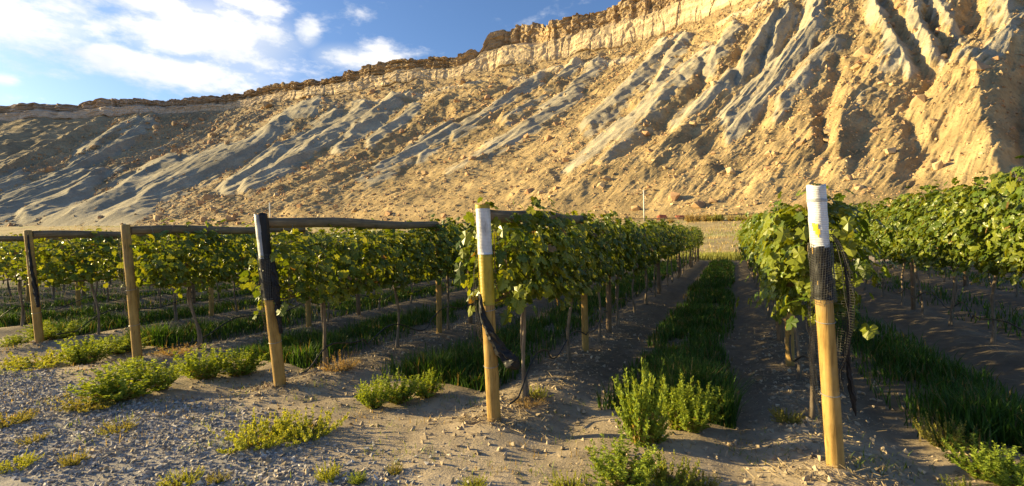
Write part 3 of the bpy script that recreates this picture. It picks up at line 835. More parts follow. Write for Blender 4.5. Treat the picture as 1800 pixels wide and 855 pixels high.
# netting ------------------------------------------------------------
def ribbon_net(P, w=0.0014):
    """P: (a,b,3) grid of knots -> thin crossed strands"""
    acc = Acc()
    def strands(A, B):
        d = B - A; L_ = np.linalg.norm(d, axis=1)[:, None] + 1e-9; d = d / L_
        s1 = np.cross(d, np.array([0.3, 0.2, 0.93])); s1 /= np.linalg.norm(s1, axis=1)[:, None] + 1e-9
        s2 = np.cross(d, s1)
        V = np.stack([A + s1 * w, A - s1 * w * .5 + s2 * w, A - s1 * w * .5 - s2 * w, B + s1 * w, B - s1 * w * .5 + s2 * w, B - s1 * w * .5 - s2 * w], 1)
        f = np.array([(0, 1, 4), (0, 4, 3), (1, 2, 5), (1, 5, 4), (2, 0, 3), (2, 3, 5)])
        F = f[None] + (np.arange(len(A)) * 6)[:, None, None]
        acc.add(V.reshape(-1, 3), F.reshape(-1, 3))
    strands(P[:-1].reshape(-1, 3), P[1:].reshape(-1, 3)); strands(P[:, :-1].reshape(-1, 3), P[:, 1:].reshape(-1, 3))
    return acc

def bundle(path, radii, seed, mat='net'):
    rng = np.random.default_rng(seed)
    P = np.array(path, float)
    t = np.linspace(0, 1, len(P)); tt = np.linspace(0, 1, 40)
    PP = np.stack([np.interp(tt, t, P[:, k]) for k in range(3)], 1); rr = np.interp(tt, t, radii)
    for _ in range(3): PP[1:-1] = (PP[:-2] + 2 * PP[1:-1] + PP[2:]) / 4
    V, F = tube(PP, rr, 14)
    nz = fbm(np.arange(len(V)) % 14 * 0.9 + seed, V[:, 2] * 22, seed, 3)[:, None] - 0.5
    ctr = np.repeat(PP, 14, 0); ctr = np.concatenate([ctr, PP[:1], PP[-1:]])
    V = V + (V - ctr) * nz * 1.3
    return V, F

def lean_at(ri, z):
    root, lean, h, rr, zb = ENDP[ri]
    return lean[0] * z / h, lean[1] * z / h
def net_object(ri, label):
    root, lean, h, rr, zb = ENDP[ri]
    o = empty('bird_netting', (ROWS[ri], ROW_V[ri], zb)); tag(o, label, 'netting', 'bird netting gathered on the end posts'); return o
# post nearest the camera: tight wrap of net with an open veil hanging at its right
n3_ = net_object(3, 'black bird netting wound below the white wrap of the nearest post and hanging beside it')
h3, l3 = ENDP[3][2], ENDP[3][1]
link('wound_netting', sleeve_mesh('wound_netting', 1.17, 1.535, 0.056, l3, h3, M['net'], 12, 0.016), n3_)
def net_overlay(ri, z0, z1, r, seed):
    h_, l_ = ENDP[ri][2], ENDP[ri][1]
    a = np.linspace(0, 6.283, 30)[:, None]; z = np.linspace(z0, z1, int((z1 - z0) / 0.016))[None, :]
    rn = r + 0.009 * vnoise(a * 3 + seed, z * 20, seed)
    P = np.stack([np.cos(a + z * 1.5) * rn + l_[0] * z / h_, np.sin(a + z * 1.5) * rn + l_[1] * z / h_, z + 0.012 * np.sin(a * 2)], 2)
    return ribbon_net(P, 0.0012).mesh('outer_netting', M['net_light'])
tag(link('outer_netting', net_overlay(3, 1.15, 1.55, 0.0685, 91), n3_), None, None, None, 'stuff')
def veil(ri, a_mid, spread, z0, z1, cell, rad, seed, flare):
    root, lean, h, rr, zb = ENDP[ri]
    na = max(4, int(spread * (rad + flare * .5) / cell)); nz = int((z1 - z0) / cell)
    A = np.linspace(a_mid - spread / 2, a_mid + spread / 2, na)[:, None]; Z = np.linspace(z1, z0, nz)[None, :]
    k = (z1 - Z) / (z1 - z0)
    rad_ = rad + flare * np.sin(np.clip(k * 1.15, 0, 1) * math.pi) ** 0.7 * (0.4 + 0.9 * vnoise(A * 3 + seed, Z * 3.3, seed)) + 0.03 * (vnoise(A * 9, Z * 9, seed + 1) - 0.5)
    P = np.stack([np.cos(A) * rad_ + lean[0] * Z / h, np.sin(A) * rad_ + lean[1] * Z / h, Z + 0 * A], 2)
    return ribbon_net(P)
tag(link('loose_netting', veil(3, 0.35, 2.4, 0.55, 1.62, 0.017, 0.075, 61, 0.10).mesh('loose_netting', M['net']), n3_), None, None, None, 'stuff')
tag(link('loose_netting', veil(3, 2.6, 1.5, 0.20, 1.22, 0.017, 0.068, 67, 0.05).mesh('loose_netting', M['net']), n3_), None, None, None, 'stuff')
V, F = bundle([(0.07, 0.02, 1.45), (0.10, 0.03, 1.1), (0.085, 0.05, 0.75), (0.11, 0.05, 0.5), (0.13, 0.06, 0.36)], [0.006, 0.012, 0.012, 0.02, 0.004], 5)
link('netting_tail', make_mesh('netting_tail', V, F, M['net']), n3_)
n4_ = net_object(4, 'black netting bundle swinging to the right across the white and yellow post')
V, F = bundle([(-0.03, -0.16, 1.16), (-0.02, -0.155, 0.98), (0.045, -0.12, 0.82), (0.13, -0.06, 0.66), (0.20, -0.02, 0.56), (0.235, 0.0, 0.50)], [0.010, 0.026, 0.038, 0.05, 0.07, 0.02], 9)
link('netting_bundle', make_mesh('netting_bundle', V, F, M['net']), n4_)
tag(link('loose_netting', veil(4, 3.1, 1.3, 0.62, 1.5, 0.018, 0.07, 71, 0.05).mesh('loose_netting', M['net']), n4_), None, None, None, 'stuff')
n5_ = net_object(5, 'purple black netting wrapped down the leaning post with the pale wrap')
link('wound_netting', sleeve_mesh('wound_netting', 1.0, 1.47, 0.066, ENDP[5][1], ENDP[5][2], M['net'], 14, 0.014), n5_)
link('wound_netting', sleeve_mesh('wound_netting', 1.45, 1.96, 0.071, ENDP[5][1], ENDP[5][2], M['net'], 15, 0.01, 16, -0.9, 1.7), n5_)
tag(link('outer_netting', net_overlay(5, 0.98, 1.50, 0.0805, 93), n5_), None, None, None, 'stuff')
V, F = bundle([(0.075, -0.12, 1.5), (0.09, -0.10, 1.2), (0.085, -0.07, 0.85), (0.10, -0.05, 0.62)], [0.014, 0.032, 0.034, 0.016], 15)
link('netting_tail', make_mesh('netting_tail', V, F, M['net']), n5_)
tag(link('loose_netting', veil(5, 3.4, 1.4, 0.6, 1.35, 0.019, 0.075, 73, 0.02).mesh('loose_netting', M['net']), n5_), None, None, None, 'stuff')
n6_ = net_object(6, 'thin dark netting strip down the left side of the leaf topped post')
tag(link('loose_netting', veil(6, 3.6, 1.6, 0.45, 1.75, 0.02, 0.075, 75, 0.04).mesh('loose_netting', M['net']), n6_), None, None, None, 'stuff')
n7_ = net_object(7, 'black netting tail hanging on the right side of the leftmost post')
V, F = bundle([(0.05, -0.13, 1.85), (0.07, -0.11, 1.3), (0.085, -0.06, 0.85), (0.12, -0.05, 0.62)], [0.01, 0.022, 0.03, 0.02], 17)
link('netting_tail', make_mesh('netting_tail', V, F, M['net']), n7_)

# brace beams --------------------------------------------------------
ROWTXT = {0: 'the second row beyond the right edge row', 1: 'the row behind the right edge row', 2: 'the tall leafy row at the right edge', 3: 'the row behind the nearest white wrapped post',
          4: 'the row of the white and yellow post', 5: 'the row of the leaning netted post', 6: 'the row of the leaf topped post', 7: 'the row of the leftmost post',
          8: 'the row entering at the left edge', 9: 'the second row left of the leftmost post', 10: 'the third row left of the leftmost post', 11: 'the fourth row left of the leftmost post', 12: 'the fifth row left of the leftmost post', 13: 'the sixth row left of the leftmost post', 14: 'the last row left of the leftmost post'}
ORD = ['first', 'second', 'third', 'fourth', 'fifth', 'sixth', 'seventh', 'eighth', 'ninth', 'tenth', 'eleventh', 'twelfth', 'thirteenth', 'fourteenth', 'fifteenth', 'sixteenth', 'seventeenth', 'eighteenth', 'nineteenth', 'twentieth']
BRACE = 3.0
POST_OFF = [BRACE, 4.4, 10.1, 15.8, 21.5, 27.2]
BEAM_LABEL = {3: 'round wooden brace beam behind the nearest white wrapped post', 4: 'round wooden brace beam behind the white and yellow post', 5: 'round wooden brace beam from the leaning netted post',
              6: 'round wooden brace beam from the leaf topped post', 7: 'round wooden brace beam from the leftmost post', 8: 'round wooden brace beam cut by the left edge'}
for ri in (3, 4, 5, 6, 7, 8):
    root, lean, h, rr, zb = ENDP[ri]
    off = BRACE if ri != 5 else 3.3
    zb = 0.0
    z0 = h - 0.08; z1 = 1.88
    u0, v0 = ROWS[ri] + lean[0] * z0 / h, ROW_V[ri] + lean[1] * z0 / h
    n = 24; pts = []
    for k in range(n):
        t = k / (n - 1)
        pts.append((u0 + (ROWS[ri] - u0) * t, v0 + 0.055 + (ROW_V[ri] + off - 0.05 - v0 - 0.055) * t, zb + z0 + (z1 - z0) * t + 0.012 * math.sin(t * 9 + ri)))
    V, F = tube(pts, 0.062 + 0.004 * np.sin(np.linspace(0, 7, n) + ri), 16)
    o = link('brace_beam', make_mesh('brace_beam', V - np.array(pts[0]), F, M['beam'], None, True), None, pts[0])
    tag(o, BEAM_LABEL[ri], 'beam', 'brace beams between end posts and second posts')

PM = [post_mesh('line_post', 1.93, 0.05, M['post'], (0.02, 0.0), 40), post_mesh('line_post', 1.83, 0.046, M['grey_post'], (-0.02, 0.01), 41), post_mesh('line_post', 1.80, 0.05, M['grey_post'], (0.0, 0.02), 42)]
for ri in range(len(ROWS)):
    k_post = 0
    for k, off in enumerate(POST_OFF):
        if ri >= 11 or (ri >= 9 and k > 2): continue
        if ri == 5 and k == 0: off = 3.3
        if ri < 3:
            vv = 12.6 + 5.7 * (k - 2)
            if vv < (6 if ri == 2 else 13) or (ri == 0 and vv < 18): continue
        else: vv = ROW_V[ri] + off
        u = ROWS[ri] + random.uniform(-0.03, 0.03)
        o = link('line_post', PM[0 if k == 0 else random.choice((1, 2))], None, (u, vv, gz(u, vv) - 0.02), (0, 0, random.uniform(0, 6)))
        tag(o, f'{ORD[k_post]} brown line post along {ROWTXT[ri]}', 'post', 'line posts inside the vine rows'); k_post += 1

# ------------------------------------------------------------------ grapevines
half = [(0.0, -0.02), (0.20, -0.16), (0.46, -0.02), (0.40, 0.18), (0.58, 0.42), (0.34, 0.52), (0.30, 0.74), (0.0, 1.0)]
outl = half + [(-x, y) for x, y in half[-2:0:-1]]
leaf_v = np.array([(0, 0.34, 0.07)] + [(x, y - 0.0, -0.10 * abs(x) - 0.14 * max(0, y - 0.6) + (0.05 if i % 2 else -0.03)) for i, (x, y) in enumerate(outl)])
leaf_f = np.array([(0, i + 1, (i + 1) % len(outl) + 1) for i in range(len(outl))])
low_v = np.array([(0, 0, 0.0), (0.48, 0.12, -0.05), (0.42, 0.55, -0.04), (0, 1, -0.1), (-0.42, 0.55, -0.03), (-0.48, 0.12, -0.06), (0, 0.4, 0.06)])
low_f = np.array([(6, 0, 1), (6, 1, 2), (6, 2, 3), (6, 3, 4), (6, 4, 5), (6, 5, 0)])

def leaf_cols(n, rng, warm=0.0):
    base = np.array([0.125, 0.185, 0.018]); yel = np.array([0.30, 0.33, 0.035]); drk = np.array([0.035, 0.07, 0.010])
    a = rng.random((n, 1)); b = rng.random((n, 1))
    c = base + (yel - base) * np.clip(a * 1.35 - 0.5 + warm, 0, 1) + (drk - base) * np.clip(b - 0.45, 0, 1)
    dead = rng.random(n) < 0.012
    c[dead] = (0.26, 0.16, 0.05)
    return 0.76 * c * rng.uniform(0.75, 1.3, (n, 1))

def vine_leaves(seed, n, top=2.0, bot=1.0, halfw=0.30, length=1.5, low=False, size=(0.05, 0.105), shoots=5):
    rng = np.random.default_rng(seed)
    # clumps give light and dark lobes
    nc = 26
    cl_ = np.stack([rng.normal(0, halfw * 0.55, nc), rng.uniform(-length / 2, length / 2, nc), rng.uniform(bot + 0.1, top - 0.1, nc)], 1)
    which = rng.integers(0, nc, n)
    p = cl_[which] + rng.normal(0, 1, (n, 3)) * np.array([0.13, 0.13, 0.14])
    uni = rng.random(n) < 0.45
    hz = rng.uniform(0, 1, uni.sum())
    side = np.where(rng.random(uni.sum()) < 0.5, -1, 1)
    wprof = halfw * (0.75 + 0.5 * np.sin(np.clip(hz, 0, 1) * math.pi))
    p[uni] = np.stack([side * wprof * (0.55 + 0.5 * rng.random(uni.sum())), rng.uniform(-length / 2, length / 2, uni.sum()), bot + (top - bot) * hz], 1)
    edge = bot + 0.10 * vnoise(p[:, 1] * 4 + seed, p[:, 0] * 3, seed)
    tope = top - 0.10 + 0.20 * vnoise(p[:, 1] * 3 + seed * 2, p[:, 0] * 2, seed + 3)
    p[:, 2] = np.clip(p[:, 2], edge + rng.uniform(0, 0.12, n), tope - rng.uniform(0, 0.10, n))
    extra = []
    for s in range(shoots):
        b0 = np.array([rng.normal(0, halfw * 0.5), rng.uniform(-length / 2, length / 2), top - 0.12])
        d = np.array([rng.normal(0, 0.35), rng.normal(0, 0.45), 1.0]); m = rng.integers(5, 11)
        for k in range(m): extra.append(b0 + d * (0.32 * k / m) * rng.uniform(0.7, 1.0) + rng.normal(0, 0.03, 3))
    for s in range(4):
        b0 = np.array([rng.choice((-1, 1)) * halfw * 0.7, rng.uniform(-length / 2, length / 2), bot + 0.12])
        for k in range(6): extra.append(b0 + np.array([rng.normal(0, 0.04), rng.normal(0, 0.05), -0.045 * k]))
    p = np.concatenate([p, np.array(extra)]); n = len(p)
    nrm = np.stack([p[:, 0] / halfw * 0.9, rng.normal(0, 0.35, n), 0.35 + 0.5 * (p[:, 2] - bot) / (top - bot)], 1) + rng.normal(0, 0.42, (n, 3))
    rot = basis_from(nrm, math.pi + rng.normal(0, 0.7, n))
    sz = rng.uniform(size[0], size[1], n)
    return scatter(low_v if low else leaf_v, low_f if low else leaf_f, p, rot, sz, leaf_cols(n, rng))

def vine_trunk(seed, top=1.02):
    rng = np.random.default_rng(seed)
    n = 12; z = np.linspace(-0.08, top, n)
    lx, ly = rng.normal(0, 0.05), rng.normal(0, 0.07)
    pts = np.stack([lx * (z / top) + 0.018 * np.sin(z * 6 + seed), ly * (1 - z / top) + 0.022 * np.sin(z * 5 + 2 * seed), z], 1)
    rad = np.interp(z, [-0.1, 0.05, 0.3, top], [0.034, 0.027, 0.019, 0.021])
    acc = Acc(); acc.add(*tube(pts, rad, 8))
    if seed % 2:
        p2 = pts + np.stack([0.03 * np.cos(z * 5), 0.03 * np.sin(z * 5), z * 0], 1); acc.add(*tube(p2, rad * 0.6, 7))
    return acc, pts[-1]
def cordon(seed, start, sgn, length):
    rng = np.random.default_rng(seed)
    n = 9; t = np.linspace(0, 1, n)
    pts = np.stack([start[0] + 0.02 * np.sin(t * 9 + seed), start[1] + sgn * length * t, start[2] - 0.01 + 0.07 * np.sqrt(t) + 0.012 * np.sin(t * 12)], 1)
    acc = Acc(); acc.add(*tube(pts, np.linspace(0.019, 0.011, n), 7))
    return acc
def canes(seed, top, length, n=9):
    rng = np.random.default_rng(seed); acc = Acc()
    for k in range(n):
        y = rng.uniform(-length / 2, length / 2); x = rng.normal(0, 0.06)
        m = 6; t = np.linspace(0, 1, m)
        dx, dy = rng.normal(0, 0.12), rng.normal(0, 0.16)
        pts = np.stack([x + dx * t ** 2, y + dy * t, 1.06 + (top - 1.06 + rng.uniform(-0.2, 0.12)) * t], 1)
        acc.add(*tube(pts, np.linspace(0.006, 0.003, m), 5))
    return acc

def vine_kind(seed, tall=False, low=False, dense=620):
    top = 2.24 if tall else 1.87
    tr, tip = vine_trunk(seed)
    d = {'trunk': tr.mesh('trunk', M['bark'], True), 'arms': [cordon(seed + k, tip, s, 0.66).mesh('cordon_arm', M['bark'], True) for k, s in ((0, 1), (1, -1))]}
    d['canes'] = canes(seed, top, 1.45).mesh('canes', M['bark'], True)
    v, f, c = vine_leaves(seed, dense, top=top, bot=0.99 if not tall else 1.02, halfw=0.27 if not tall else 0.36, low=low, shoots=6 if not tall else 9)
    d['foliage'] = make_mesh('foliage', v, f, M['leaf'], c)
    return d
NEAR = [vine_kind(900 + k, dense=1150) for k in range(7)]
TALL = [vine_kind(940 + k, tall=True, dense=1600) for k in range(5)]
FARV = [vine_kind(970 + k, low=True, dense=620) for k in range(5)]
big_leaf_me = []
for k in range(6):
    rng = np.random.default_rng(1200 + k)
    bv = leaf_v.copy(); bv[:, 2] += rng.normal(0, 0.03, len(bv)); bv[:, 0] *= rng.uniform(0.85, 1.1)
    big_leaf_me.append(make_mesh('leaf', bv, leaf_f, M['leaf'], np.repeat(leaf_cols(1, rng, 0.25), len(bv), 0)))

VINE_GROUP = 'grapevines trained along the trellis rows'
for ri, u in enumerate(ROWS):
    if ri == 2: start, kmax = 6.32, 18
    elif ri == 1: start, kmax = 14.0, 13
    elif ri == 0: start, kmax = 21.5, 7
    else: start, kmax = ROW_V[ri] + (0.92 if ri == 3 else 0.76), 19 if ri < 12 else 13
    for k in range(kmax):
        v = start + 1.43 * k + random.uniform(-0.08, 0.08)
        if v > ROW_END - 0.3: break
        kind = TALL if ri == 2 else (NEAR if (ri in (1, 3, 4, 5, 6, 7) and v < 18) else FARV)
        d = kind[(k * 3 + ri * 2 + (k // 4)) % len(kind)]
        rz = random.choice((0, math.pi)) + random.uniform(-0.05, 0.05)
        root = empty('grapevine', (u + random.uniform(-0.04, 0.04), v, gz(u, v) - 0.01), rz)
        sc = random.uniform(0.96, 1.05) if ri != 2 else random.uniform(0.96, 1.06)
        root.scale = (random.uniform(0.92, 1.1), 1, sc * (0.975 if (k < 2 and ri >= 3) else 1.02))
        tag(root, f'{ORD[k]} grapevine along {ROWTXT[ri]}', 'grapevine', VINE_GROUP)
        link('trunk', d['trunk'], root)
        fol = link('foliage', d['foliage'], root); fol['kind'] = 'stuff'
        if kind is not FARV or v < 14:
            for a_ in d['arms']: link('cordon_arm', a_, root)
            cn = link('canes', d['canes'], root); cn['kind'] = 'stuff'
        # the nearest vines: their outer leaves one by one
        nl = {3: (70, 55, 30), 4: (60, 40, 0), 5: (36, 0, 0), 2: (40, 40, 30)}.get(ri, (0, 0, 0))
        nl = nl[k] if k < 3 else 0
        rng = np.random.default_rng(4000 + ri * 50 + k)
        cs, sn = math.cos(-rz), math.sin(-rz)
        for m_ in range(nl):
            # on the sides that face the camera and the headland
            side = 1 if ri in (4, 5) else -1
            if rng.random() < 0.4 and k == 0 and ri != 2:
                lx, ly, lz = rng.uniform(-0.3, 0.3), -0.72 - rng.uniform(0, 0.1), rng.uniform(0.98, 1.84); nr = Vector((0.2 * side, -1, 0.35))
            else:
                lx, ly, lz = side * rng.uniform(0.27, 0.36), rng.uniform(-0.7, 0.7), rng.uniform(0.98, 1.86 if ri != 2 else 2.15); nr = Vector((side, -0.3, 0.35))
                if ri == 2: lx *= 1.25
            nr = nr + Vector(rng.normal(0, 0.35, 3))
            wx, wy = lx * cs - ly * sn, lx * sn + ly * cs
            nr = Vector((nr.x * cs - nr.y * sn, nr.x * sn + nr.y * cs, nr.z))
            mt = basis_from(np.array([nr]), np.array([math.pi + rng.normal(0, 0.5)]))[0]
            lo = link('leaf', big_leaf_me[int(rng.integers(0, 6))], root)
            s_ = rng.uniform(0.08, 0.125)
            lo.matrix_local = Matrix.Translation((wx, wy, lz)) @ Matrix(mt.tolist()).to_4x4() @ Matrix.Scale(s_, 4)

# wires and drip hoses, one of each per row ---------------------------
for ri in range(2, 9):
    v0 = ROW_V[ri] if ri != 2 else 5.4
    acc = Acc()
    for z in (1.04, 1.35, 1.65):
        vs = np.linspace(v0 - (0.10 * z / 2 if ri != 2 else 0), ROW_END - 0.5, 30)
        acc.add(*tube(np.stack([np.full(30, ROWS[ri]), vs, np.full(30, z)], 1), 0.0018, 4))
    o = link('trellis_wire', acc.mesh('trellis_wire', M['wire'])); tag(o, f'thin trellis wires along {ROWTXT[ri]}', 'wire', 'trellis wires of the rows'); o['kind'] = 'thing'
    vs = np.arange(v0 + (0.25 if ri != 2 else 0), 30, 0.09)
    ph = (vs - v0) / 1.43
    z = 0.40 - 0.17 * np.sin(ph * math.pi + ri) ** 2 * (0.4 + vnoise(np.floor(ph), np.floor(ph) * 0 + ri, 71)) + 0.05 * np.sin(vs * 1.1 + ri)
    if ri != 2: z = z - 0.30 * np.exp(-((vs - v0 - 0.25) / 0.35) ** 2)
    x = ROWS[ri] + 0.05 * np.sin(vs * 2.3 + ri)
    V, F = tube(np.stack([x, vs, np.maximum(z, 0.09)], 1), 0.0095, 6)
    o = link('drip_hose', make_mesh('drip_hose', V, F, M['hose'], None, True)); tag(o, f'black drip hose looping along {ROWTXT[ri]}', 'hose', 'drip irrigation hoses')

# ------------------------------------------------------------------ weeds
def weed_mesh(seed, stems, h, spread, leaf=0.03, per=46, prostrate=0.0, col_=((0.11, 0.19, 0.03), (0.20, 0.25, 0.05)), width=0.26):
    rng = np.random.default_rng(seed); acc = Acc()
    lv = np.array([(0, 0, 0), (width, 0.45, 0.04), (0, 1, -0.05), (-width, 0.45, 0.04)], float); lf = np.array([(0, 1, 2), (0, 2, 3)])
    c0, c1 = np.array(col_[0]), np.array(col_[1])
    for s in range(stems):
        a = rng.uniform(0, 6.283); rad = spread * math.sqrt(rng.random())
        hh = h * (0.35 + 0.85 * rng.random() ** 1.2) * (1 - 0.25 * rad / spread)
        b = np.array([math.cos(a), math.sin(a), 0]) * rad * (0.25 if prostrate < 0.5 else 0.1)
        tip = np.array([math.cos(a) * rad, math.sin(a) * rad, hh])
        m = 6; t = np.linspace(0, 1, m)[:, None]
        bow = np.array([math.cos(a), math.sin(a), 0]) * spread * 0.12 * np.sin(t * math.pi)
        pts = b + (tip - b) * np.concatenate([t ** (1.3 - 0.6 * prostrate), t ** (1.3 - 0.6 * prostrate), t ** (0.8 + prostrate)], 1) + bow
        tv, tf = tube(pts, np.linspace(0.004, 0.0015, m), 3, False)
        acc.add(tv, tf, c1 * 0.9)
        n = int(per * rng.uniform(0.7, 1.2)); k = rng.random(n) ** 0.75
        i = np.minimum((k * (m - 1)).astype(int), m - 2); fr = k * (m - 1) - i
        p = pts[i] * (1 - fr[:, None]) + pts[i + 1] * fr[:, None] + rng.normal(0, 0.008, (n, 3))
        d = rng.normal(0, 1, (n, 3)); d[:, 2] = np.abs(d[:, 2]) * 0.8 + 0.25
        d /= np.linalg.norm(d, axis=1)[:, None]
        nr = np.cross(d, rng.normal(0, 1, (n, 3)))
        nr /= np.linalg.norm(nr, axis=1)[:, None] + 1e-9
        x = np.cross(d, nr)
        rot = np.stack([x, d, nr], 2)
        mixf = np.clip(rng.random((n, 1)) * 0.7 + 0.45 * k[:, None] - 0.1, 0, 1)
        c = (c0 + (c1 - c0) * mixf) * rng.uniform(0.75, 1.25, (n, 1))
        old = (k < 0.35) & (rng.random(n) < 0.4); c[old] = np.array([0.30, 0.23, 0.10]) * rng.uniform(0.7, 1.2, (old.sum(), 1))
        acc.add(*scatter(lv, lf, p, rot, leaf * rng.uniform(0.6, 1.3, n) * (1.15 - 0.5 * k), c))
    return acc.mesh('weed', M['weed'])
GREEN = ((0.13, 0.21, 0.022), (0.28, 0.34, 0.05)); YELL = ((0.17, 0.22, 0.03), (0.34, 0.36, 0.06)); OLIVE = ((0.15, 0.17, 0.035), (0.29, 0.26, 0.07)); DRY = ((0.30, 0.22, 0.10), (0.42, 0.31, 0.15))
UPR = [weed_mesh(1500 + k, 64, 1.0, 0.52, 0.075, 60, 0.0, GREEN) for k in range(4)]
SPR = [weed_mesh(1520 + k, 60, 0.45, 1.0, 0.075, 52, 0.7, YELL) for k in range(3)]
OLV = [weed_mesh(1540 + k, 60, 0.55, 0.85, 0.07, 50, 0.5, OLIVE) for k in range(3)]
DRYW = [weed_mesh(1560 + k, 70, 0.55, 0.8, 0.06, 30, 0.3, DRY, 0.12) for k in range(2)]
# base pixel, half width px, height px, kind, label
WEEDS = [
    (1128, 772, 50, 160, 'U', 'tall feathery green weed in front of the grass strip between the two wrapped posts', 0),
    (1218, 742, 52, 85, 'U', 'bushy green weed half in shade beside the tall feathery weed', 1),
    (1188, 738, 38, 100, 'U', 'dark green weed between the tall feathery weed and the grass strip', 3),
    (1252, 722, 34, 64, 'U', 'small shaded weed at the right front of the grass strip', 0),
    (1150, 764, 34, 60, 'U', 'short leafy weed leaning on the tall feathery weed', 1),
    (215, 700, 78, 72, 'U', 'large bushy green weed on the gravel edge at left', 2),
    (160, 715, 62, 38, 'O', 'low olive weed skirting the left side of the large bushy weed', 0),
    (280, 680, 40, 48, 'U', 'small green weed at the right of the large bushy weed', 3),
    (358, 655, 50, 58, 'U', 'light green weed clump left of the leaning netted post', 1),
    (420, 645, 50, 48, 'U', 'green weed filling the gap just left of the leaning netted post', 2),
    (655, 705, 34, 58, 'U', 'lit weed at the left end of the clump before the white and yellow post', 3),
    (700, 690, 44, 54, 'U', 'rounded green weed in the middle of the clump before the white and yellow post', 0),
    (750, 680, 36, 48, 'U', 'green weed at the right end of the clump before the white and yellow post', 2),
    (455, 775, 84, 46, 'S', 'sprawling yellow green weed on the gravel in the left foreground', 0),
    (545, 765, 70, 42, 'S', 'sprawling brighter weed right of the yellow green one on the gravel', 1),
    (150, 630, 42, 52, 'U', 'upright green weed between the two leftmost posts', 1),
    (60, 640, 75, 26, 'S', 'low yellow green weed mat at the left edge below the leftmost post', 2),
    (210, 610, 50, 34, 'U', 'pale green weed behind the leaf topped post', 0),
    (95, 592, 46, 34, 'U', 'green weed at the foot of the leftmost post', 3),
    (25, 600, 34, 24, 'U', 'dim green weed left of the leftmost post', 2),
    (1100, 850, 75, 80, 'U', 'large light green weed cut by the bottom edge at centre right', 3),
    (1180, 846, 60, 50, 'S', 'yellowish weed right of the large one at the bottom edge', 0),
    (1000, 858, 40, 30, 'S', 'small weed left of the large one at the bottom edge', 1),
    (1235, 850, 36, 34, 'O', 'small olive weed at the bottom edge right of the yellowish weed', 1),
    (580, 838, 30, 30, 'S', 'small yellow green weed on the gravel near bottom centre', 2),
    (628, 846, 18, 24, 'U', 'tiny upright weed beside the small gravel weed near bottom centre', 0),
    (692, 828, 18, 22, 'O', 'tiny olive weed on dirt at bottom centre', 0),
    (320, 850, 40, 24, 'S', 'yellow weed at the bottom edge on the gravel', 1),
    (385, 845, 22, 20, 'O', 'tiny olive weed right of the yellow one at the bottom edge', 2),
    (130, 815, 24, 28, 'O', 'small olive tuft on the gravel at lower left', 1),
    (25, 822, 40, 24, 'S', 'yellow green weed at the lower left corner', 0),
    (58, 776, 24, 16, 'O', 'tiny flat weed on gravel above the lower left corner', 2),
    (18, 745, 40, 24, 'O', 'olive weed patch cut by the left edge on the gravel', 0),
    (205, 758, 36, 20, 'O', 'thin olive weed on the gravel below the large bushy weed', 1),
    (832, 854, 30, 22, 'S', 'small weed at the bottom edge below the white and yellow post', 2),
    (1385, 735, 34, 26, 'O', 'small weed at the left foot of the nearest post', 0),
    (1660, 760, 46, 60, 'O', 'yellowish weed catching light right of the nearest post', 1),
    (1730, 812, 62, 72, 'U', 'green weed in the lower right corner', 1),
    (1785, 835, 50, 70, 'U', 'light green weed cut by the right edge', 0),
    (1700, 838, 45, 26, 'S', 'low yellow weed at the lower right bottom edge', 1),
    (600, 648, 42, 36, 'D', 'dry straw coloured tuft at the trunk behind the leaning netted post', 0),
    (925, 708, 44, 28, 'D', 'dry tangle of twigs at the trunk behind the white and yellow post', 1),
    (945, 694, 30, 20, 'S', 'small green weed in the twigs behind the white and yellow post', 2),
    (310, 622, 40, 20, 'D', 'dry reddish tuft right of the leaf topped post', 0),
    (230, 652, 24, 30, 'U', 'small bright weed at the foot of the leaf topped post', 1),
]
for px, py, hw, hp, kd, lab, var in WEEDS:
    u, v = px_ground(px, min(py, 853))
    if py > 853: u, v = px_ground(px, py)
    Z = -u * ST + v * CT
    w = hw * Z / FPX; h = hp * Z / FPX
    me, sp, hh = {'U': (UPR, 0.52, 1.0), 'S': (SPR, 1.0, 0.45), 'O': (OLV, 0.85, 0.55), 'D': (DRYW, 0.8, 0.55)}[kd]
    root = link('weed', me[var % len(me)], None, (u, v, gz(u, v) - 0.01), (0, 0, random.uniform(0, 6.28)), (w / sp, w / sp, h / hh))
    tag(root, lab, 'weed', 'weeds on the headland')

# ------------------------------------------------------------------ grass
def blades(n, u, v, z, hgt, wid, cols, rng, lean=0.45):
    a = rng.uniform(0, 6.283, n); d = np.stack([np.cos(a), np.sin(a), 0 * a], 1)
    s = np.stack([-np.sin(a), np.cos(a), 0 * a], 1)
    h = hgt * rng.uniform(0.45, 1.0, n); ln = h * lean * rng.random(n)
    b = np.stack([u, v, z], 1); up_ = np.array([0, 0, 1.0])
    w = (wid * rng.uniform(0.7, 1.3, n))[:, None]
    mid = b + d * (ln * 0.35)[:, None] + up_ * (h * 0.6)[:, None]; tip = b + d * ln[:, None] + up_ * h[:, None]
    V = np.stack([b - s * w, b + s * w, mid + s * w * 0.7, mid - s * w * 0.7, tip], 1).reshape(-1, 3)
    f = np.array([(0, 1, 2), (0, 2, 3), (3, 2, 4)])
    F = (f[None] + (np.arange(n) * 5)[:, None, None]).reshape(-1, 3)
    return V, F, np.repeat(cols, 5, 0)
rng_g = np.random.default_rng(88)
acc = Acc()
mids = [(ROWS[i] + ROWS[i + 1]) / 2 for i in range(len(ROWS) - 1)]
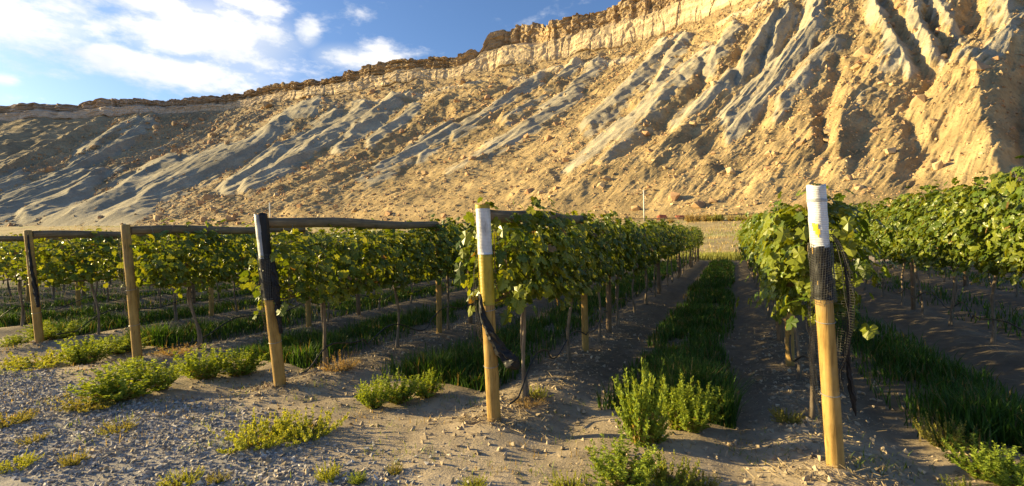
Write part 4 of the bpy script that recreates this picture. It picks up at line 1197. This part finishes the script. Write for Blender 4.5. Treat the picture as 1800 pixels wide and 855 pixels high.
for i, mu in enumerate(mids):
    n = {3: 32000, 2: 19000, 4: 19000, 5: 19000, 6: 18000, 7: 15000, 8: 11000, 9: 8000}.get(i, 2500)
    v0 = {3: 4.75, 2: 4.9}.get(i, 4.9)
    v = v0 + (ROW_END - v0) * rng_g.random(n) ** 1.7
    u = mu + rng_g.normal(0, 0.30 if i in (2, 3) else 0.40, n) + 0.12 * np.sin(v * 0.9 + i)
    dens = fbm(u / 0.4, v / 0.8, 301 + i, 3)
    keep = (rng_g.random(n) < np.clip((dens - (0.36 if i == 2 else 0.24)) * 4.5, 0, 1)) & (np.abs(u - mu) < (0.62 if i in (2, 3) else 0.85) + 0.2 * (dens - 0.5))
    u, v = u[keep], v[keep]; n = len(u)
    c = np.array([0.046, 0.105, 0.016]) * rng_g.uniform(0.6, 1.4, (n, 1))
    dry_ = rng_g.random(n) < 0.10; c[dry_] = np.array([0.2, 0.16, 0.07]) * rng_g.uniform(0.6, 1.2, (dry_.sum(), 1))
    hg = (0.10 + 0.26 * fbm(u / 0.5, v / 0.5, 311, 2)) * (1 + 0.4 * (v < 6))
    acc.add(*blades(n, u, v, ground_z(u, v) - 0.01, hg, 0.0042 + 0.0005 * v, c, rng_g, 0.9))
tag(link('grass', acc.mesh('grass', M['grass'])), 'green grass strips growing between the vine rows', None, None, 'stuff')

acc = Acc(); n = 5200
cu_ = rng_g.uniform(-11, 2.5, 260); cv_ = 1.9 + 2.9 * rng_g.random(260)
w_ = rng_g.integers(0, 260, n); u = cu_[w_] + rng_g.normal(0, 0.09, n); v = cv_[w_] + rng_g.normal(0, 0.09, n)
c = np.array([0.15, 0.20, 0.035]) * rng_g.uniform(0.6, 1.4, (n, 1)); dry_ = rng_g.random(260)[w_] < 0.45; c[dry_] = np.array([0.34, 0.26, 0.12]) * rng_g.uniform(0.6, 1.3, (dry_.sum(), 1))
acc.add(*blades(n, u, v, ground_z(u, v) - 0.004, 0.02 + 0.07 * rng_g.random(260)[w_], 0.003, c, rng_g, 1.6))
tag(link('seedlings', acc.mesh('seedlings', M['grass'])), 'tiny green and dry seedlings dotted over the headland soil', None, None, 'stuff')

# golden dry grass on the field behind the vineyard
acc = Acc()
n = 26000
ii = rng_g.integers(np.searchsorted(Q, 300), np.searchsorted(Q, 1700), n); aa = rng_g.uniform(0.40, 1.0, n)
u = fu[ii] * aa; v = fv[ii] * aa
keep = (v > 33) & (rng_g.random(n) < np.clip((fbm(u / 4, v / 2, 321, 3) - 0.35) * 4, 0.1, 1)); ii, aa, u, v = ii[keep], aa[keep], u[keep], v[keep]
kk = np.clip((aa - 0.40) / 0.6, 0, 1)
z = -0.06 + FH[ii] * (0.35 * kk + 0.65 * kk ** 2) + (fbm(u / 3, v / 3, 131, 4) - 0.5) * 0.25 + (fbm(u / 14, v / 14, 133, 3) - 0.5) * 0.8 * kk - 0.03
dist = np.hypot(u, v)
c = np.array([0.42, 0.32, 0.14]) * rng_g.uniform(0.7, 1.3, (len(u), 1)); gmask = fbm(u / 7, v / 3, 323, 3) > 0.56
c[gmask] = np.array([0.24, 0.25, 0.07]) * rng_g.uniform(0.8, 1.2, (gmask.sum(), 1))
acc.add(*blades(len(u), u, v, z, 0.30 + 0.25 * rng_g.random(len(u)), 0.0006 * dist, c, rng_g, 0.8))
n = 5200
u = rng_g.uniform(-4, 4, n); v = rng_g.uniform(32.2, 37, n)
c = np.array([0.26, 0.27, 0.07]) * rng_g.uniform(0.7, 1.3, (n, 1))
acc.add(*blades(n, u, v, np.zeros(n) - 0.02, np.full(n, 0.5), 0.02, c, rng_g, 0.5))
tag(link('dry_grass', acc.mesh('dry_grass', M['straw'])), 'golden dry grass on the field beyond the rows', None, None, 'stuff')

# straw and prunings under the vines
acc = Acc(); n = 4200
ri_ = rng_g.choice([2, 3, 4, 5, 6, 7], n, p=[.1, .25, .3, .2, .1, .05])
u = RU[ri_] + rng_g.normal(0, 0.28, n); v = 3.7 + 9 * rng_g.random(n) ** 2
a = rng_g.uniform(0, 6.28, n); L_ = rng_g.uniform(0.03, 0.15, n); z = ground_z(u, v) + 0.008
A = np.stack([u, v, z], 1); B = A + np.stack([np.cos(a) * L_, np.sin(a) * L_, rng_g.uniform(-0.01, 0.05, n)], 1)
w = rng_g.uniform(0.0008, 0.0024, n)[:, None]; sd_ = np.stack([-np.sin(a), np.cos(a), 0 * a], 1); upv = np.array([0, 0, 1.0])
V = np.stack([A + sd_ * w, A - sd_ * w, A + upv * w * 1.6, B + sd_ * w, B - sd_ * w, B + upv * w * 1.6], 1).reshape(-1, 3)
f = np.array([(0, 1, 4), (0, 4, 3), (1, 2, 5), (1, 5, 4), (2, 0, 3), (2, 3, 5)])
F = (f[None] + (np.arange(n) * 6)[:, None, None]).reshape(-1, 3)
c = np.array([0.33, 0.25, 0.15]) * rng_g.uniform(0.5, 1.25, (n, 1))
acc.add(V, F, np.repeat(c, 6, 0))
tag(link('vine_litter', acc.mesh('vine_litter', M['rock'])), 'straw and pruned twigs lying under the vines', None, None, 'stuff')

# ------------------------------------------------------------------ far edge: rail, pole, bushes
def foot_point(px, a):
    i = int(np.argmin(np.abs((fu * CT + fv * ST) / (-fu * ST + fv * CT) - (px - 900) / FPX)))
    return np.array([fu[i] * a, fv[i] * a, float(apron_height(i, a))]), i
rail = empty('guard_rail', tuple(foot_point(1000, 0.955)[0]))
tag(rail, 'long low dark timber rail on short posts along the slope foot', 'rail')
org = np.array(rail.location)
pxs = list(np.arange(760, 1810, 34))
pts = [foot_point(p, 0.955)[0] for p in pxs]
pv, pf = tube([(0, 0, -0.3), (0, 0, 0.2), (0, 0, 0.62)], [0.11, 0.11, 0.10], 6)
post_me = make_mesh('rail_post', pv, pf, M['dark_rail'])
for k, p in enumerate(pts):
    link('rail_post', post_me, rail, tuple(p - org))
    if k + 1 < len(pts):
        q_ = pts[k + 1]; d = q_ - p; Ld = float(np.linalg.norm(d))
        bm = bmesh.new(); bmesh.ops.create_cube(bm, size=1)
        for vv in bm.verts: vv.co = Vector((vv.co.x * Ld * 0.985, vv.co.y * 0.10, vv.co.z * 0.20))
        bmesh.ops.bevel(bm, geom=bm.edges[:], offset=0.015, segments=1, affect='EDGES')
        me = bpy.data.meshes.new('rail_plank'); bm.to_mesh(me); bm.free(); me.materials.append(M['dark_rail'])
        o = link('rail_plank', me, rail, tuple((p + q_) / 2 + np.array([0, 0, 0.46]) - org), (0, -math.asin(d[2] / Ld), math.atan2(d[1], d[0])))

for px, ytop, a, lab in ((1132, 335, 0.965, 'pale slim pole standing at the slope foot above the vines'), (476, 357, 0.93, 'thin pale pole behind the leaning netted post on the far field')):
    p, i = foot_point(px, a)
    Z = -p[0] * ST + p[1] * CT
    h = (CAM_H + (hor(px) - ytop) / FPX * Z) - p[2]
    r0 = 1.15 * Z / FPX
    V, F = tube([(0, 0, -0.4), (0, 0, h * 0.5), (0, 0, h)], [r0, r0 * 0.9, r0 * 0.75], 10)
    cap, cf = tube([(0, 0, h), (0, 0, h + r0 * 0.9)], [r0 * 1.05, r0 * 0.6], 10)
    root = empty('utility_pole', tuple(p)); tag(root, lab, 'pole')
    link('shaft', make_mesh('shaft', V, F, M['pale_pole'], None, True), root); link('cap', make_mesh('cap', cap, cf, M['pale_pole']), root)

RED = [make_mesh('boulder', BOULDER[k][0], BOULDER[k][1], M['red'], np.broadcast_to(np.array((0.36, 0.13, 0.085)), (len(BOULDER[k][0]), 3))) for k in (1, 2)]
for px, sx, sy, k, lab in ((1165, 13, 7, 0, 'low red rock by the rail right of the pale pole'), (1198, 16, 5, 1, 'flat red rock by the rail left of the field gap')):
    p, i = foot_point(px, 0.985); Z = -p[0] * ST + p[1] * CT
    o = link('boulder', RED[k], None, (p[0], p[1], p[2] + 0.35), (0, 0, TH + 0.1), (sx * 1.3 * Z / FPX, sx * 0.7 * Z / FPX, sy * 1.7 * Z / FPX))
    tag(o, lab, 'rock')

BUSHM = [weed_mesh(1700 + k, 70, 0.9, 0.62, 0.13, 34, 0.2, c) for k, c in enumerate((((0.20, 0.21, 0.05), (0.36, 0.33, 0.10)), ((0.30, 0.24, 0.11), (0.42, 0.33, 0.16)), ((0.15, 0.19, 0.05), (0.27, 0.28, 0.08))))]
BUSH = [(1212, 394, 9, 16, 1), (1226, 392, 8, 14, 1), (1240, 391, 8, 15, 1), (1254, 389, 12, 14, 0), (1266, 388, 9, 12, 2), (1284, 388, 7, 12, 1), (1300, 386, 9, 10, 0), (1318, 385, 11, 12, 1), (1334, 384, 9, 12, 0),
        (1495, 376, 14, 18, 0), (1522, 376, 12, 12, 1), (1548, 374, 9, 10, 0), (1575, 372, 10, 9, 1), (1600, 370, 9, 9, 2), (1180, 394, 7, 9, 1), (1148, 396, 8, 8, 0), (1365, 384, 12, 12, 1), (1395, 382, 12, 12, 0)]
for k, (px, py, hw, hp, kd) in enumerate(BUSH):
    p, i = foot_point(px, 0.90 if k < 15 else 0.88); Z = -p[0] * ST + p[1] * CT
    w = hw * Z / FPX
    o = link('bush', BUSHM[kd], None, (p[0], p[1], p[2] - 0.05), (0, 0, random.uniform(0, 6)), (w / 0.62, w / 0.62, hp * Z / FPX / 0.9))
    side = 'gap between rows' if px < 1350 else 'right hand part'
    order = [b for b in sorted(BUSH) if (b[0] < 1350) == (px < 1350)].index(BUSH[k])
    tag(o, f'{("yellow green", "straw coloured", "olive green")[kd]} bush by the rail, {ORD[order]} from left in the {side}', 'bush', 'bushes along the rail')
